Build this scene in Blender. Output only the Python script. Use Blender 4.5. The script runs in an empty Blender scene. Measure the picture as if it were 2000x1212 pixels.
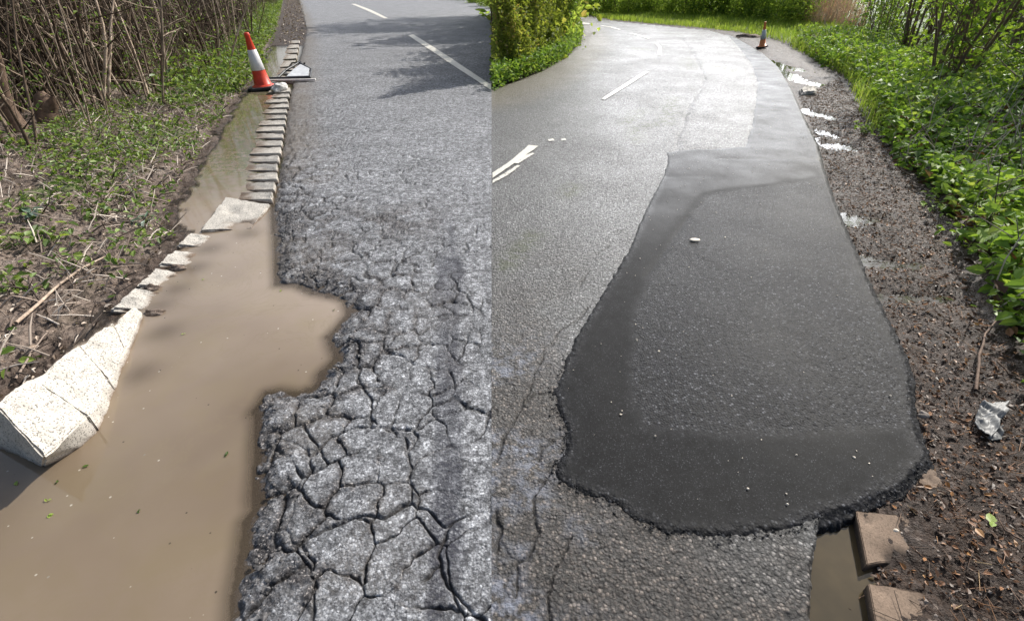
import bpy, bmesh, math, random
import numpy as np
from mathutils import Vector, Matrix, Euler
random.seed(7); rng = np.random.default_rng(7)
R = math.radians
scene = bpy.context.scene
COL = scene.collection

# ------------------------------------------------------------------ camera
H = 1.75; F = 933.0; CX, CY = 1000.0, 606.0; HOR = -35.0
TH = math.atan((CY - HOR) / F); cT, sT = math.cos(TH), math.sin(TH)
cam = bpy.data.objects.new('camera', bpy.data.cameras.new('camera')); COL.objects.link(cam)
cam.location = (0, 0, H); cam.rotation_euler = (math.pi/2 - TH, 0, 0)
cam.data.sensor_width = 36; cam.data.lens = 36*F/2000; cam.data.clip_start = 0.05; cam.data.clip_end = 3000
scene.camera = cam

# ------------------------------------------------------------------ light
SUN_EL, SUN_AZ = R(38), R(46)          # azimuth clockwise from +Y (straight ahead)
world = bpy.data.worlds.new('World'); scene.world = world; world.use_nodes = True
wt = world.node_tree; wt.nodes.clear()
def wn(t): return wt.nodes.new(t)
wo = wn('ShaderNodeOutputWorld'); bg = wn('ShaderNodeBackground'); wt.links.new(bg.outputs[0], wo.inputs[0])
sky = wn('ShaderNodeTexSky'); sky.sky_type = 'NISHITA'; sky.sun_disc = False
sky.sun_elevation = SUN_EL; sky.sun_rotation = SUN_AZ; sky.dust_density = 1.5; sky.air_density = 1.0
tc = wn('ShaderNodeTexCoord')
mp = wn('ShaderNodeMapping'); mp.inputs['Scale'].default_value = (1.6, 1.6, 3.2); wt.links.new(tc.outputs['Generated'], mp.inputs[0])
nz = wn('ShaderNodeTexNoise'); nz.inputs['Scale'].default_value = 1.7; nz.inputs['Detail'].default_value = 7; wt.links.new(mp.outputs[0], nz.inputs[0])
dt = wn('ShaderNodeVectorMath'); dt.operation = 'DOT_PRODUCT'; wt.links.new(tc.outputs['Generated'], dt.inputs[0])
cd = Vector((0.42, 0.80, 0.45)).normalized(); dt.inputs[1].default_value = cd     # cloud bank ahead and to the right
ma = wn('ShaderNodeMath'); ma.operation = 'MULTIPLY_ADD'; ma.inputs[1].default_value = 0.35; wt.links.new(dt.outputs['Value'], ma.inputs[0]); wt.links.new(nz.outputs[0], ma.inputs[2])
rp = wn('ShaderNodeValToRGB'); rp.color_ramp.elements[0].position = 0.58; rp.color_ramp.elements[1].position = 0.78; wt.links.new(ma.outputs[0], rp.inputs[0])
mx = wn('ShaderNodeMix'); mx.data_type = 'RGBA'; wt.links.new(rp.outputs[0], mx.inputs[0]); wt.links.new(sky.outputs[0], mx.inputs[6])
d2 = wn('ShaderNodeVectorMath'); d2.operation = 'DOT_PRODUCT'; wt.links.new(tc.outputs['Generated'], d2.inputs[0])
d2.inputs[1].default_value = (math.sin(R(20))*math.cos(R(15)), math.cos(R(20))*math.cos(R(15)), math.sin(R(15)))   # bright spot added to the bank to make glare on the wet road
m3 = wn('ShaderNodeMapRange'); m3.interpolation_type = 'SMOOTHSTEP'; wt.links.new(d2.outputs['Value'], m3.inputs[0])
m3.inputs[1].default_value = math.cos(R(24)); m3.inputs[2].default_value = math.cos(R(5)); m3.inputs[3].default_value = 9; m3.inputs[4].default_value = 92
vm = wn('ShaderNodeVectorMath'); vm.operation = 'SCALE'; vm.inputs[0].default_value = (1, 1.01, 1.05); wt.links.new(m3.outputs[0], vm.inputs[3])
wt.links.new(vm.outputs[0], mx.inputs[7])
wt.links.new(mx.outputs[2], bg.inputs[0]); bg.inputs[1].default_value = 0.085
sun = bpy.data.objects.new('sun', bpy.data.lights.new('sun', 'SUN')); COL.objects.link(sun)
sun.data.energy = 4.8; sun.data.angle = R(0.6); sun.data.color = (1, 0.95, 0.87)
sd_ = Vector((math.sin(SUN_AZ)*math.cos(SUN_EL), math.cos(SUN_AZ)*math.cos(SUN_EL), math.sin(SUN_EL)))
sun.rotation_euler = sd_.to_track_quat('Z', 'Y').to_euler()
vs = scene.view_settings; vs.view_transform = 'Standard'; vs.look = 'None'; vs.gamma = 1; vs.exposure = 0.25

# ------------------------------------------------------------------ helpers
def P(px, py, z=0.0):
    """point at height z seen at photograph pixel (px, py)"""
    u = (px - CX)/F; v = -(py - CY)/F
    d = (u, cT + v*sT, -sT + v*cT)
    t = (z - H)/d[2]
    return Vector((d[0]*t, d[1]*t, z))
def PA(px, py):
    u = (px - CX)/F; v = -(py - CY)/F
    dz = -sT + v*cT; t = -H/dz
    return u*t, (cT + v*sT)*t
def poly(pts): return np.array([P(a, b)[:2] for a, b in pts])
def tag(o, label=None, cat=None, group=None, kind=None):
    if label: o['label'] = label
    if cat: o['category'] = cat
    if group: o['group'] = group
    if kind: o['kind'] = kind
    return o
def empty(name, loc, label, cat, group=None, rz=0):
    o = bpy.data.objects.new(name, None); COL.objects.link(o); o.location = loc; o.rotation_euler = (0, 0, rz)
    o.empty_display_size = 0.1
    return tag(o, label, cat, group)
def link_mesh(name, me, mat, parent=None, mods=()):
    o = bpy.data.objects.new(name, me); COL.objects.link(o)
    if mat is not None:
        for m in (mat if isinstance(mat, (list, tuple)) else [mat]): me.materials.append(m)
    if parent: o.parent = parent
    return o
def mesh_np(name, V, Fq, attrs=None, smooth=True):
    """V (n,3); Fq (m,k) constant-size faces"""
    me = bpy.data.meshes.new(name); V = np.asarray(V, np.float32); Fq = np.asarray(Fq, np.int32)
    n, (m, k) = len(V), Fq.shape
    me.vertices.add(n); me.vertices.foreach_set('co', V.ravel())
    me.loops.add(m*k); me.loops.foreach_set('vertex_index', Fq.ravel())
    me.polygons.add(m); me.polygons.foreach_set('loop_start', np.arange(0, m*k, k, dtype=np.int32)); me.polygons.foreach_set('loop_total', np.full(m, k, np.int32))
    me.update(calc_edges=True)
    me.polygons.foreach_set('use_smooth', np.full(m, smooth, bool))
    for a, val in (attrs or {}).items():
        at = me.attributes.new(a, 'FLOAT', 'POINT'); at.data.foreach_set('value', np.asarray(val, np.float32).ravel())
    me.validate(); return me
def bm_obj(name, bm, mat, parent=None, smooth=True):
    me = bpy.data.meshes.new(name); bm.to_mesh(me); bm.free()
    for p in me.polygons: p.use_smooth = smooth
    return link_mesh(name, me, mat, parent)
def sstep(a, b, x):
    t = np.clip((x - a)/(b - a), 0, 1); return t*t*(3 - 2*t)
def hash2(ix, iy, s=0):
    h = (ix.astype(np.int64)*374761393 + iy.astype(np.int64)*668265263 + s*974711) & 0xffffffff
    h = ((h ^ (h >> 13))*1274126177) & 0xffffffff
    return ((h ^ (h >> 16)) & 0xffffff)/float(0xffffff)
def vnoise(x, y, s=0):
    ix, iy = np.floor(x), np.floor(y); fx, fy = x - ix, y - iy
    fx = fx*fx*(3-2*fx); fy = fy*fy*(3-2*fy)
    a, b, c, d = hash2(ix, iy, s), hash2(ix+1, iy, s), hash2(ix, iy+1, s), hash2(ix+1, iy+1, s)
    return (a*(1-fx)+b*fx)*(1-fy) + (c*(1-fx)+d*fx)*fy
def fbm(x, y, oct=4, s=0):
    r = 0; a = .5
    for i in range(oct):
        r = r + a*(vnoise(x, y, s+i)*2-1); x = x*2.03+5.1; y = y*2.03+1.7; a *= .5
    return r
def voro(x, y, s=0):
    ix, iy = np.floor(x), np.floor(y); f1 = np.full(x.shape, 9.); f2 = f1.copy(); cid = np.zeros(x.shape)
    for dx in (-1, 0, 1):
        for dy in (-1, 0, 1):
            cx, cy = ix+dx, iy+dy
            jx = cx + .5 + .85*(hash2(cx, cy, s)-.5); jy = cy + .5 + .85*(hash2(cx, cy, s+50)-.5)
            d = np.hypot(x-jx, y-jy); h = hash2(cx, cy, s+99)
            nb = d < f1
            f2 = np.where(nb, f1, np.minimum(f2, d)); cid = np.where(nb, h, cid); f1 = np.where(nb, d, f1)
    return f1, f2, cid
def seg_dist(x, y, pl):
    best = np.full(x.shape, 1e9)
    for (ax, ay), (bx, by) in zip(pl[:-1], pl[1:]):
        dx, dy = bx-ax, by-ay; L = dx*dx+dy*dy + 1e-12
        t = np.clip(((x-ax)*dx+(y-ay)*dy)/L, 0, 1)
        best = np.minimum(best, np.hypot(x-ax-t*dx, y-ay-t*dy))
    return best
def inside(x, y, pg):
    r = np.zeros(x.shape, bool); n = len(pg)
    for i in range(n):
        ax, ay = pg[i]; bx, by = pg[(i+1) % n]
        if ay == by: continue
        c = ((ay > y) != (by > y)) & (x < (bx-ax)*(y-ay)/(by-ay)+ax)
        r ^= c
    return r
def sdist(x, y, pg, closed=True, edge=None):
    e = edge if edge is not None else (np.vstack([pg, pg[:1]]) if closed else pg)
    d = seg_dist(x, y, e); return np.where(inside(x, y, pg), d, -d)
def grid(px, py):
    X, Y = PA(*np.meshgrid(px, py)); nx, ny = len(px), len(py)
    i = np.arange(nx-1)[None, :] + np.arange(ny-1)[:, None]*nx
    Fq = np.stack([i+nx, i+nx+1, i+1, i], -1).reshape(-1, 4)
    return X.ravel(), Y.ravel(), Fq
def compact(V, Fq, attrs, keepface):
    Fq = Fq[keepface]; used = np.zeros(len(V), bool); used[Fq.ravel()] = True
    idx = np.cumsum(used)-1
    return V[used], idx[Fq], {k: v[used] for k, v in attrs.items()}

# ------------------------------------------------------------------ node material helper
class NT:
    def __init__(s, name):
        s.m = bpy.data.materials.new(name); s.m.use_nodes = True; s.t = s.m.node_tree; s.t.nodes.clear()
        s.out = s.n('ShaderNodeOutputMaterial'); s.tc = s.n('ShaderNodeTexCoord')
    def n(s, t): return s.t.nodes.new(t)
    def put(s, sock, v):
        if v is None: return
        if hasattr(v, 'is_output') or isinstance(v, bpy.types.NodeSocket): s.t.links.new(v, sock)
        elif isinstance(v, (tuple, list)) and len(v) == 3 and sock.type == 'RGBA': sock.default_value = (*v, 1)
        else: sock.default_value = v
    def noise(s, scale, detail=4, rough=.6, co=None, dist=0):
        q = s.n('ShaderNodeTexNoise'); s.put(q.inputs['Vector'], co or s.tc.outputs['Object']); q.inputs['Scale'].default_value = scale
        q.inputs['Detail'].default_value = detail; q.inputs['Roughness'].default_value = rough; q.inputs['Distortion'].default_value = dist; return q.outputs[0]
    def voro(s, scale, feature='F1', co=None, rnd=1):
        q = s.n('ShaderNodeTexVoronoi'); q.feature = feature; s.put(q.inputs['Vector'], co or s.tc.outputs['Object']); q.inputs['Scale'].default_value = scale
        q.inputs['Randomness'].default_value = rnd; return q
    def ramp(s, x, stops, interp='LINEAR'):
        q = s.n('ShaderNodeValToRGB'); q.color_ramp.interpolation = interp; s.put(q.inputs[0], x); e = q.color_ramp.elements
        while len(e) < len(stops): e.new(.5)
        for a, (p, c) in zip(e, stops):
            a.position = p; a.color = (c, c, c, 1) if isinstance(c, (int, float)) else (*c, 1)
        return q.outputs[0]
    def mix(s, f, a, b, mode='MIX'):
        q = s.n('ShaderNodeMix'); q.data_type = 'RGBA'; q.blend_type = mode; s.put(q.inputs[0], f); s.put(q.inputs[6], a); s.put(q.inputs[7], b); return q.outputs[2]
    def math(s, op, a, b=None, c=None, clamp=False):
        q = s.n('ShaderNodeMath'); q.operation = op; q.use_clamp = clamp
        for i, v in enumerate((a, b, c)): s.put(q.inputs[i], v)
        return q.outputs[0]
    def attr(s, name):
        q = s.n('ShaderNodeAttribute'); q.attribute_name = name; return q.outputs['Fac']
    def sep(s, col, ch=0):
        q = s.n('ShaderNodeSeparateColor'); s.put(q.inputs[0], col); return q.outputs[ch]
    def bump(s, h, strength=.5, dist=.01, nrm=None):
        q = s.n('ShaderNodeBump'); s.put(q.inputs['Height'], h); q.inputs['Strength'].default_value = strength; q.inputs['Distance'].default_value = dist
        if nrm: s.put(q.inputs['Normal'], nrm)
        return q.outputs[0]
    def bsdf(s, color, rough=.6, normal=None, spec=.5, **kw):
        q = s.n('ShaderNodeBsdfPrincipled'); s.put(q.inputs['Base Color'], color); s.put(q.inputs['Roughness'], rough)
        s.put(q.inputs['Specular IOR Level'], spec); s.put(q.inputs['Normal'], normal)
        for k, v in kw.items(): s.put(q.inputs[k.replace('_', ' ')], v)
        return q.outputs[0]
    def done(s, sh): s.t.links.new(sh, s.out.inputs[0]); return s.m

def M_simple(name, color, rough=.5, spec=.5, nscale=40, namp=.35, bump=0.0):
    m = NT(name); nn = m.noise(nscale, 5)
    dark = tuple(c*(1-namp) for c in color); lite = tuple(min(1, c*(1+namp)) for c in color)
    c = m.mix(m.ramp(nn, [(.3, 0.), (.7, 1.)]), dark, lite)
    return m.done(m.bsdf(c, rough, m.bump(nn, bump, .005) if bump else None, spec))

# dry cracked asphalt (old, dusty)
m = NT('cracked_asphalt')
v1 = m.voro(92); v2 = m.voro(170); big = m.noise(1.3, 4, .6); mid = m.noise(11, 4, .6); v3 = m.voro(26)
fine = m.noise(170, 6, .75)
mat_ = m.ramp(fine, [(.32, .12), (.46, .27), (.58, .40), (.72, .58)])
st = m.ramp(m.sep(v1.outputs['Color']), [(0, .13), (.3, .26), (.75, .38), (.93, .50), (1, .74)])
c = m.mix(m.ramp(m.sep(v1.outputs['Color'], 1), [(.45, .25), (.75, .9)]), mat_, st)
c = m.mix(1, c, (1.04, 1.06, 1.12), 'MULTIPLY')
far_ = m.ramp(m.noise(19, 5, .75), [(.40, 1.), (.5, 0.)])
c = m.mix(1, c, m.ramp(m.noise(34, 3, .6), [(.38, .62), (.62, 1.35)]), 'MULTIPLY')
c = m.mix(m.math('MULTIPLY', far_, .75), c, (.07, .07, .078))
pits = m.ramp(m.noise(75, 4, .7), [(.36, .9), (.45, 0.)])
c = m.mix(pits, c, (.04, .04, .045))
gap = m.ramp(m.math('DIVIDE', v1.outputs['Distance'], 1.0), [(.42, 0.), (.66, 1.)])
c = m.mix(m.math('MULTIPLY', gap, .45), c, (.045, .046, .05))
c = m.mix(1, c, m.ramp(big, [(.3, .8), (.7, 1.2)]), 'MULTIPLY')
c = m.mix(1, c, m.ramp(mid, [(.3, .58), (.62, 1.2)]), 'MULTIPLY')
c = m.mix(1, c, m.ramp(m.sep(v3.outputs['Color'], 2), [(0, .75), (1, 1.18)]), 'MULTIPLY')
ed = m.math('MULTIPLY', m.attr('edge'), m.ramp(m.noise(26, 4), [(.3, .55), (.6, 1.)]))
speck = m.ramp(m.sep(v2.outputs['Color']), [(0, (.02, .018, .02)), (.6, (.05, .045, .045)), (.88, (.11, .10, .10)), (1, (.5, .45, .42))])
c = m.mix(m.math('MULTIPLY', ed, .97), c, speck)
c = m.mix(m.math('MULTIPLY', m.attr('tar'), m.ramp(m.noise(70, 3), [(.3, .55), (.5, 1.)])), c, (.035, .036, .05))
c = m.mix(m.attr('crack'), c, (.018, .016, .016))
c = m.mix(m.math('MULTIPLY', m.attr('dirt'), m.ramp(m.noise(60, 4), [(.35, .2), (.6, 1.)])), c, (.16, .135, .11))
hgt = m.math('SUBTRACT', m.math('MULTIPLY', fine, .8), m.math('MULTIPLY', v1.outputs['Distance'], m.sep(v1.outputs['Color'], 2)))
M_road = m.done(m.bsdf(c, .75, m.bump(hgt, .8, .008), .3))

# wet old asphalt
m = NT('wet_asphalt')
v1 = m.voro(75); v2 = m.voro(140); big = m.noise(.9, 5, .6); mid = m.noise(9, 4, .6)
st = m.ramp(m.sep(v1.outputs['Color']), [(0, .04), (.5, .095), (.85, .17), (1, .36)])
c = m.mix(1, st, (1.0, .99, .98), 'MULTIPLY')
gap = m.ramp(v1.outputs['Distance'], [(.35, 0.), (.6, 1.)])
c = m.mix(m.math('MULTIPLY', gap, .8), c, (.02, .019, .018))
c = m.mix(1, c, m.ramp(mid, [(.3, .75), (.65, 1.15)]), 'MULTIPLY')
c = m.mix(m.math('MULTIPLY', m.attr('brown'), .9), c, m.mix(1, c, (.55, .44, .36), 'MULTIPLY'))
c = m.mix(m.math('MULTIPLY', m.attr('bleach'), m.ramp(m.noise(16, 4), [(.42, 0.), (.62, .8)])), c, (.22, .24, .30))
c = m.mix(m.math('MULTIPLY', m.attr('moss'), m.ramp(m.noise(11, 4), [(.40, 0.), (.5, 1.)])), c, (.04, .045, .018))
c = m.mix(m.attr('mud'), c, (.12, .10, .07))
c = m.mix(m.attr('crack'), c, (.015, .013, .012))
sm = m.attr('smooth')
v3 = m.voro(38)
hgt = m.math('SUBTRACT', m.math('MULTIPLY', m.noise(130, 5, .7), .9), m.math('MULTIPLY', v1.outputs['Distance'], m.math('MULTIPLY_ADD', m.sep(v1.outputs['Color'], 2), 1.2, .1)))
hgt = m.math('SUBTRACT', hgt, m.math('MULTIPLY', v3.outputs['Distance'], m.sep(v3.outputs['Color'], 1)))
bn = m.n('ShaderNodeBump'); m.put(bn.inputs['Height'], hgt); bn.inputs['Distance'].default_value = .008
m.put(bn.inputs['Strength'], m.math('MULTIPLY_ADD', sm, -.18, .8))
wetn = m.math('ADD', m.ramp(big, [(.35, .22), (.65, .36)]), m.math('MULTIPLY', m.sep(v1.outputs['Color'], 1), .30))
wetn = m.math('ADD', wetn, m.ramp(mid, [(.35, 0.), (.65, .12)]))
rg = m.math('SUBTRACT', wetn, m.math('MULTIPLY', sm, .05))
M_wet = m.done(m.bsdf(c, rg, bn.outputs[0], .5))

# fresh tarmac repair
m = NT('fresh_tarmac')
v1 = m.voro(85); v2 = m.voro(300); big = m.noise(1.6, 4, .6); mid = m.noise(14, 4)
coarse = m.math('MULTIPLY', m.attr('coarse'), 1.0)
st = m.ramp(m.sep(v1.outputs['Color']), [(0, .006), (.5, .014), (.85, .036), (1, .13)])
st = m.mix(m.math('MULTIPLY', m.ramp(v1.outputs['Distance'], [(.35, 0.), (.6, 1.)]), .85), st, (.01, .01, .012))
fine = m.ramp(m.sep(v2.outputs['Color']), [(0, .006), (.7, .011), (.96, .02), (1, .09)])
c = m.mix(coarse, fine, st)
c = m.mix(1, c, m.ramp(big, [(.3, .7), (.7, 1.4)]), 'MULTIPLY')
c = m.mix(1, c, m.ramp(mid, [(.3, .65), (.65, 1.2)]), 'MULTIPLY')
c = m.mix(1, c, (.98, 1.0, 1.08), 'MULTIPLY')
h1 = m.math('MULTIPLY', m.math('MULTIPLY', v1.outputs['Distance'], m.math('MULTIPLY_ADD', m.sep(v1.outputs['Color'], 2), .9, .3)), m.math('MULTIPLY', coarse, -1.0))
h2 = m.math('MULTIPLY_ADD', m.noise(260, 3), .35, h1)
rg = m.math('MULTIPLY_ADD', m.ramp(big, [(.3, 0.), (.7, 1.)]), .10, .64)
bn = m.n('ShaderNodeBump'); m.put(bn.inputs['Height'], h2); bn.inputs['Distance'].default_value = .006; m.put(bn.inputs['Strength'], m.math('MULTIPLY_ADD', coarse, .45, .22))
rg = m.math('SUBTRACT', rg, m.math('MULTIPLY', coarse, .125))
rg = m.math('SUBTRACT', rg, m.math('MULTIPLY', m.attr('sheen'), m.ramp(m.noise(2.2, 4), [(.3, .10), (.65, .26)])))
M_patch = m.done(m.bsdf(c, rg, bn.outputs[0], .12))

# soil of the verges: 'wetk' 1 = dark wet, 0 = dry pale
m = NT('verge_soil')
n1 = m.noise(5, 6, .65); n2 = m.noise(38, 5, .65); v1 = m.voro(55)
dry = m.ramp(n1, [(.3, (.10, .078, .062)), (.5, (.22, .17, .14)), (.7, (.36, .30, .255))])
wet = m.ramp(n1, [(.3, (.018, .011, .007)), (.55, (.046, .028, .019)), (.75, (.088, .057, .039))])
c = m.mix(m.attr('wetk'), dry, wet)
c = m.mix(1, c, m.ramp(n2, [(.3, .45), (.65, 1.35)]), 'MULTIPLY')
pb = m.ramp(m.sep(v1.outputs['Color']), [(.8, 0.), (.9, 1.)])
c = m.mix(m.math('MULTIPLY', pb, .5), c, m.ramp(m.sep(v1.outputs['Color'], 1), [(0, (.05, .04, .035)), (.7, (.16, .12, .10)), (1, (.32, .26, .22))]))
c = m.mix(m.attr('green'), c, m.ramp(n2, [(.35, (.05, .09, .016)), (.65, (.13, .22, .04))]))
rg = m.math('MULTIPLY_ADD', m.attr('wetk'), -.34, .92)
hh = m.math('ADD', n2, m.math('MULTIPLY', m.noise(110, 4), .5))
M_soil = m.done(m.bsdf(c, rg, m.bump(hh, .9, .02), .25))

# muddy water
m = NT('muddy_water')
n1 = m.noise(.9, 4, .5); n2 = m.noise(3.5, 4, .55, dist=.6)
c = m.ramp(n1, [(.3, (.20, .152, .112)), (.55, (.265, .207, .157)), (.75, (.32, .255, .20))])
c = m.mix(m.ramp(n2, [(.45, 0.), (.75, .4)]), c, (.25, .20, .115))
c = m.mix(m.attr('algae'), c, m.mix(m.ramp(m.noise(14, 4), [(.4, 0.), (.6, 1.)]), c, (.12, .14, .035)))
sc_ = m.voro(22); spk = m.ramp(sc_.outputs['Distance'], [(.085, 1.), (.115, 0.)])
spk = m.math('MULTIPLY', spk, m.ramp(m.sep(sc_.outputs['Color']), [(.74, 0.), (.76, 1.)]))
spc = m.ramp(m.sep(sc_.outputs['Color'], 1), [(.40, (.05, .04, .03)), (.5, (.6, .56, .5))])
c = m.mix(m.math('MULTIPLY', spk, .9), c, spc)
c = m.mix(m.attr('murk'), c, m.mix(1, c, (.76, .74, .68), 'MULTIPLY'))
scum = m.ramp(m.noise(1.6, 7, .62, dist=2.2), [(.485, 0.), (.5, .35), (.515, 0.)])
c = m.mix(scum, c, (.20, .155, .10))
sh = m.bsdf(c, .07, m.bump(m.noise(5, 3), .06, .02), .6)
tr = m.n('ShaderNodeBsdfTransparent'); tr.inputs[0].default_value = (.50, .53, .60, 1)
ms = m.n('ShaderNodeMixShader'); m.put(ms.inputs[0], m.attr('cloudy')); m.t.links.new(tr.outputs[0], ms.inputs[1]); m.t.links.new(sh, ms.inputs[2])
M_water = m.done(ms.outputs[0])
m = NT('puddle_water')
M_puddle = m.done(m.bsdf((.05, .044, .034), .05, m.bump(m.noise(9, 3), .05, .02), .9))
m = NT('gutter_water')
c = m.ramp(m.noise(2.5, 4), [(.3, (.032, .026, .016)), (.55, (.065, .05, .028)), (.75, (.10, .075, .04))])
M_gutter = m.done(m.bsdf(c, .06, m.bump(m.noise(9, 3), .04, .02), .5))

# concrete
def M_concrete(name, base, mudcol, speck=.35):
    m = NT(name); v = m.voro(190); n = m.noise(12, 5); n2 = m.noise(90, 4)
    c = m.mix(1, base, m.ramp(m.sep(v.outputs['Color']), [(0, 1-speck*1.6), (.25, .95), (1, 1.1)]), 'MULTIPLY')
    c = m.mix(1, c, m.ramp(n, [(.3, .82), (.65, 1.08)]), 'MULTIPLY')
    mk = m.math('MULTIPLY', m.attr('mud'), m.ramp(n2, [(.25, .6), (.5, 1.)]))
    c = m.mix(mk, c, m.mix(1, mudcol, m.ramp(n, [(.3, .6), (.7, 1.3)]), 'MULTIPLY'))
    return m.done(m.bsdf(c, .82, m.bump(m.math('ADD', m.sep(v.outputs['Color']), n2), .35, .004), .3))
M_kerb = M_concrete('pale_concrete', (.52, .485, .435), (.17, .12, .085), .5)
M_slab = M_concrete('brown_wet_concrete', (.215, .155, .112), (.06, .045, .035), .2)

# paint lines, worn through by noise
m = NT('worn_line_paint')
w = m.math('ADD', m.math('MULTIPLY', m.noise(12, 5, .7), .8), m.math('MULTIPLY', m.noise(70, 3, .6), .35))
q = m.bsdf(m.mix(m.ramp(m.noise(90, 3), [(.35, 0.), (.7, 1.)]), (.50, .47, .40), (.80, .77, .70)), .5, m.bump(m.noise(120, 3), .4, .004))
tr = m.n('ShaderNodeBsdfTransparent'); ms = m.n('ShaderNodeMixShader')
thr = m.math('MULTIPLY_ADD', m.attr('wear'), .22, .34)
m.put(ms.inputs[0], m.math('GREATER_THAN', w, thr)); m.t.links.new(tr.outputs[0], ms.inputs[1]); m.t.links.new(q, ms.inputs[2])
M_line = m.done(ms.outputs[0])

def M_leaf(name, stops, trans=.4, rough=.45, spec=.4):
    m = NT(name); c = m.ramp(m.attr('rnd'), stops)
    p = m.bsdf(c, rough, None, spec); t = m.n('ShaderNodeBsdfTranslucent'); m.put(t.inputs[0], m.mix(1, c, (1.25, 1.2, .6), 'MULTIPLY'))
    ms = m.n('ShaderNodeMixShader'); ms.inputs[0].default_value = trans; m.t.links.new(p, ms.inputs[1]); m.t.links.new(t.outputs[0], ms.inputs[2])
    return m.done(ms.outputs[0])
M_nettle = M_leaf('fresh_green_leaf', [(0, (.08, .155, .03)), (.5, (.19, .32, .06)), (.9, (.31, .44, .095)), (1, (.36, .44, .13))], .42, .55, .3)
M_bright = M_leaf('bright_lime_leaf', [(0, (.14, .25, .03)), (.6, (.25, .38, .06)), (1, (.34, .45, .10))], .4, .4)
M_weed = M_leaf('verge_weed_leaf', [(0, (.06, .10, .022)), (.5, (.14, .23, .045)), (1, (.30, .40, .10))], .38)
M_hedge = M_leaf('hedge_leaf', [(0, (.08, .115, .025)), (.45, (.22, .28, .06)), (.8, (.34, .40, .10)), (1, (.38, .32, .14))], .52, .55, .3)
M_far = M_leaf('tree_leaf', [(0, (.12, .20, .05)), (.5, (.26, .37, .10)), (1, (.40, .50, .15))], .68, .55, .3)
M_grass = M_leaf('grass_blade', [(0, (.18, .28, .05)), (.6, (.30, .43, .085)), (1, (.44, .52, .17))], .5, .6, .2)
M_dead = M_leaf('dead_leaf', [(0, (.035, .022, .015)), (.5, (.11, .058, .032)), (.8, (.24, .12, .06)), (.95, (.36, .17, .06)), (1, (.42, .30, .14))], .1, .5)
M_litter = M_leaf('dry_leaf_litter', [(0, (.06, .04, .03)), (.4, (.22, .16, .12)), (.75, (.44, .35, .28)), (1, (.68, .60, .52))], .1, .7)
M_ivy = M_leaf('grey_green_leaf', [(0, (.09, .15, .10)), (.6, (.19, .27, .20)), (1, (.33, .42, .36))], .2, .35, .6)
M_twig = M_leaf('dry_twig', [(0, (.07, .05, .04)), (.4, (.26, .20, .16)), (1, (.66, .58, .50))], 0, .8)
m = NT('grey_brown_bark'); nn = m.noise(9, 5, .7)
M_bark = m.done(m.bsdf(m.mix(1, m.ramp(nn, [(.3, (.10, .075, .06)), (.5, (.24, .19, .15)), (.72, (.42, .35, .29))]), m.ramp(m.attr('rnd'), [(0, (.25, .2, .17)), (.35, (.6, .55, .5)), (.7, (1.2, 1.18, 1.15)), (1, (2.1, 2.05, 2.0))]), 'MULTIPLY'), .85, m.bump(m.noise(40, 4), .5, .006), .2))
m = NT('red_brown_bark'); nn = m.noise(9, 5, .7)
M_bark2 = m.done(m.bsdf(m.ramp(nn, [(.3, (.09, .06, .045)), (.6, (.22, .15, .11)), (.8, (.34, .25, .19))]), .8, m.bump(m.noise(40, 4), .5, .006), .25))
M_dark = M_simple('shaded_twig_bark', (.085, .065, .05), .9, .1, 6, .6)
M_cane = M_simple('dead_cane', (.72, .52, .38), .8, .2, 12, .35)
M_orange = M_simple('orange_cone_plastic', (.62, .055, .025), .42, .4, 18, .14)
M_paleorange = M_simple('bright_orange_cone_plastic', (1.0, .30, .10), .42, .4, 18, .12)
M_sleeve = M_simple('white_reflective_sleeve', (.70, .69, .70), .35, .6, 14, .10)
M_rubber = M_simple('black_rubber', (.025, .026, .03), .6, .4, 30, .3, .3)
M_metal = M_simple('black_painted_metal', (.022, .024, .028), .4, .5, 25, .3)
M_white = M_simple('white_sign_face', (.62, .64, .66), .35, .5, 9, .2)
M_sack = M_simple('dirty_white_sack', (.60, .58, .56), .8, .2, 25, .25, .5)
M_bag = M_simple('grey_plastic_litter', (.20, .20, .195), .5, .35, 14, .3, .2)
M_stone = M_simple('pebble_stone', (.26, .22, .19), .7, .3, 30, .4, .4)
M_tar = M_simple('tarry_stone', (.10, .095, .095), .7, .3, 60, .7, .4)
M_black = M_simple('black_bitumen_crumb', (.014, .014, .016), .6, .2, 60, .5, .4)
M_flake = M_simple('pale_stone_chip', (.75, .66, .55), .7, .3, 40, .2, .3)

# ------------------------------------------------------------------ outlines on the ground (traced, then placed in metres)
SEAM = 960
ROAD_EDGE_PX = [(380,1750),(440,1212),(445,1150),(455,1100),(462,1060),(470,1010),(490,985),(485,960),(490,900),(490,850),(495,810),(487,797),(505,775),
 (515,757),(540,752),(580,757),(612,745),(620,720),(645,697),(650,690),(635,650),(655,630),(675,605),(668,580),(630,571),(600,565),(575,553),(535,550),
 (533,500),(530,450),(527,405),(536,350),(546,290),(556,220),(570,160),(585,110),(597,60),(590,30),(583,5),(580,-12),(579,-20)]
road_edge = poly(ROAD_EDGE_PX)
road_pg = np.vstack([road_edge, poly([(1200,-20),(1200,1750)])])
SHORE_PX = [(-300,1130),(-150,1010),(-100,900),(-40,800),(40,748),(120,690),(190,636),(240,588),(285,545),(330,500),(352,450),(345,400),(385,330),(402,298),(440,240),
 (466,192),(490,170),(512,130),(528,92),(545,45),(552,10),(556,-20)]
shore = poly(SHORE_PX)
verge_pg = np.vstack([shore, poly([(-900,-20),(-900,1750),(-300,1750)])])
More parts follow.
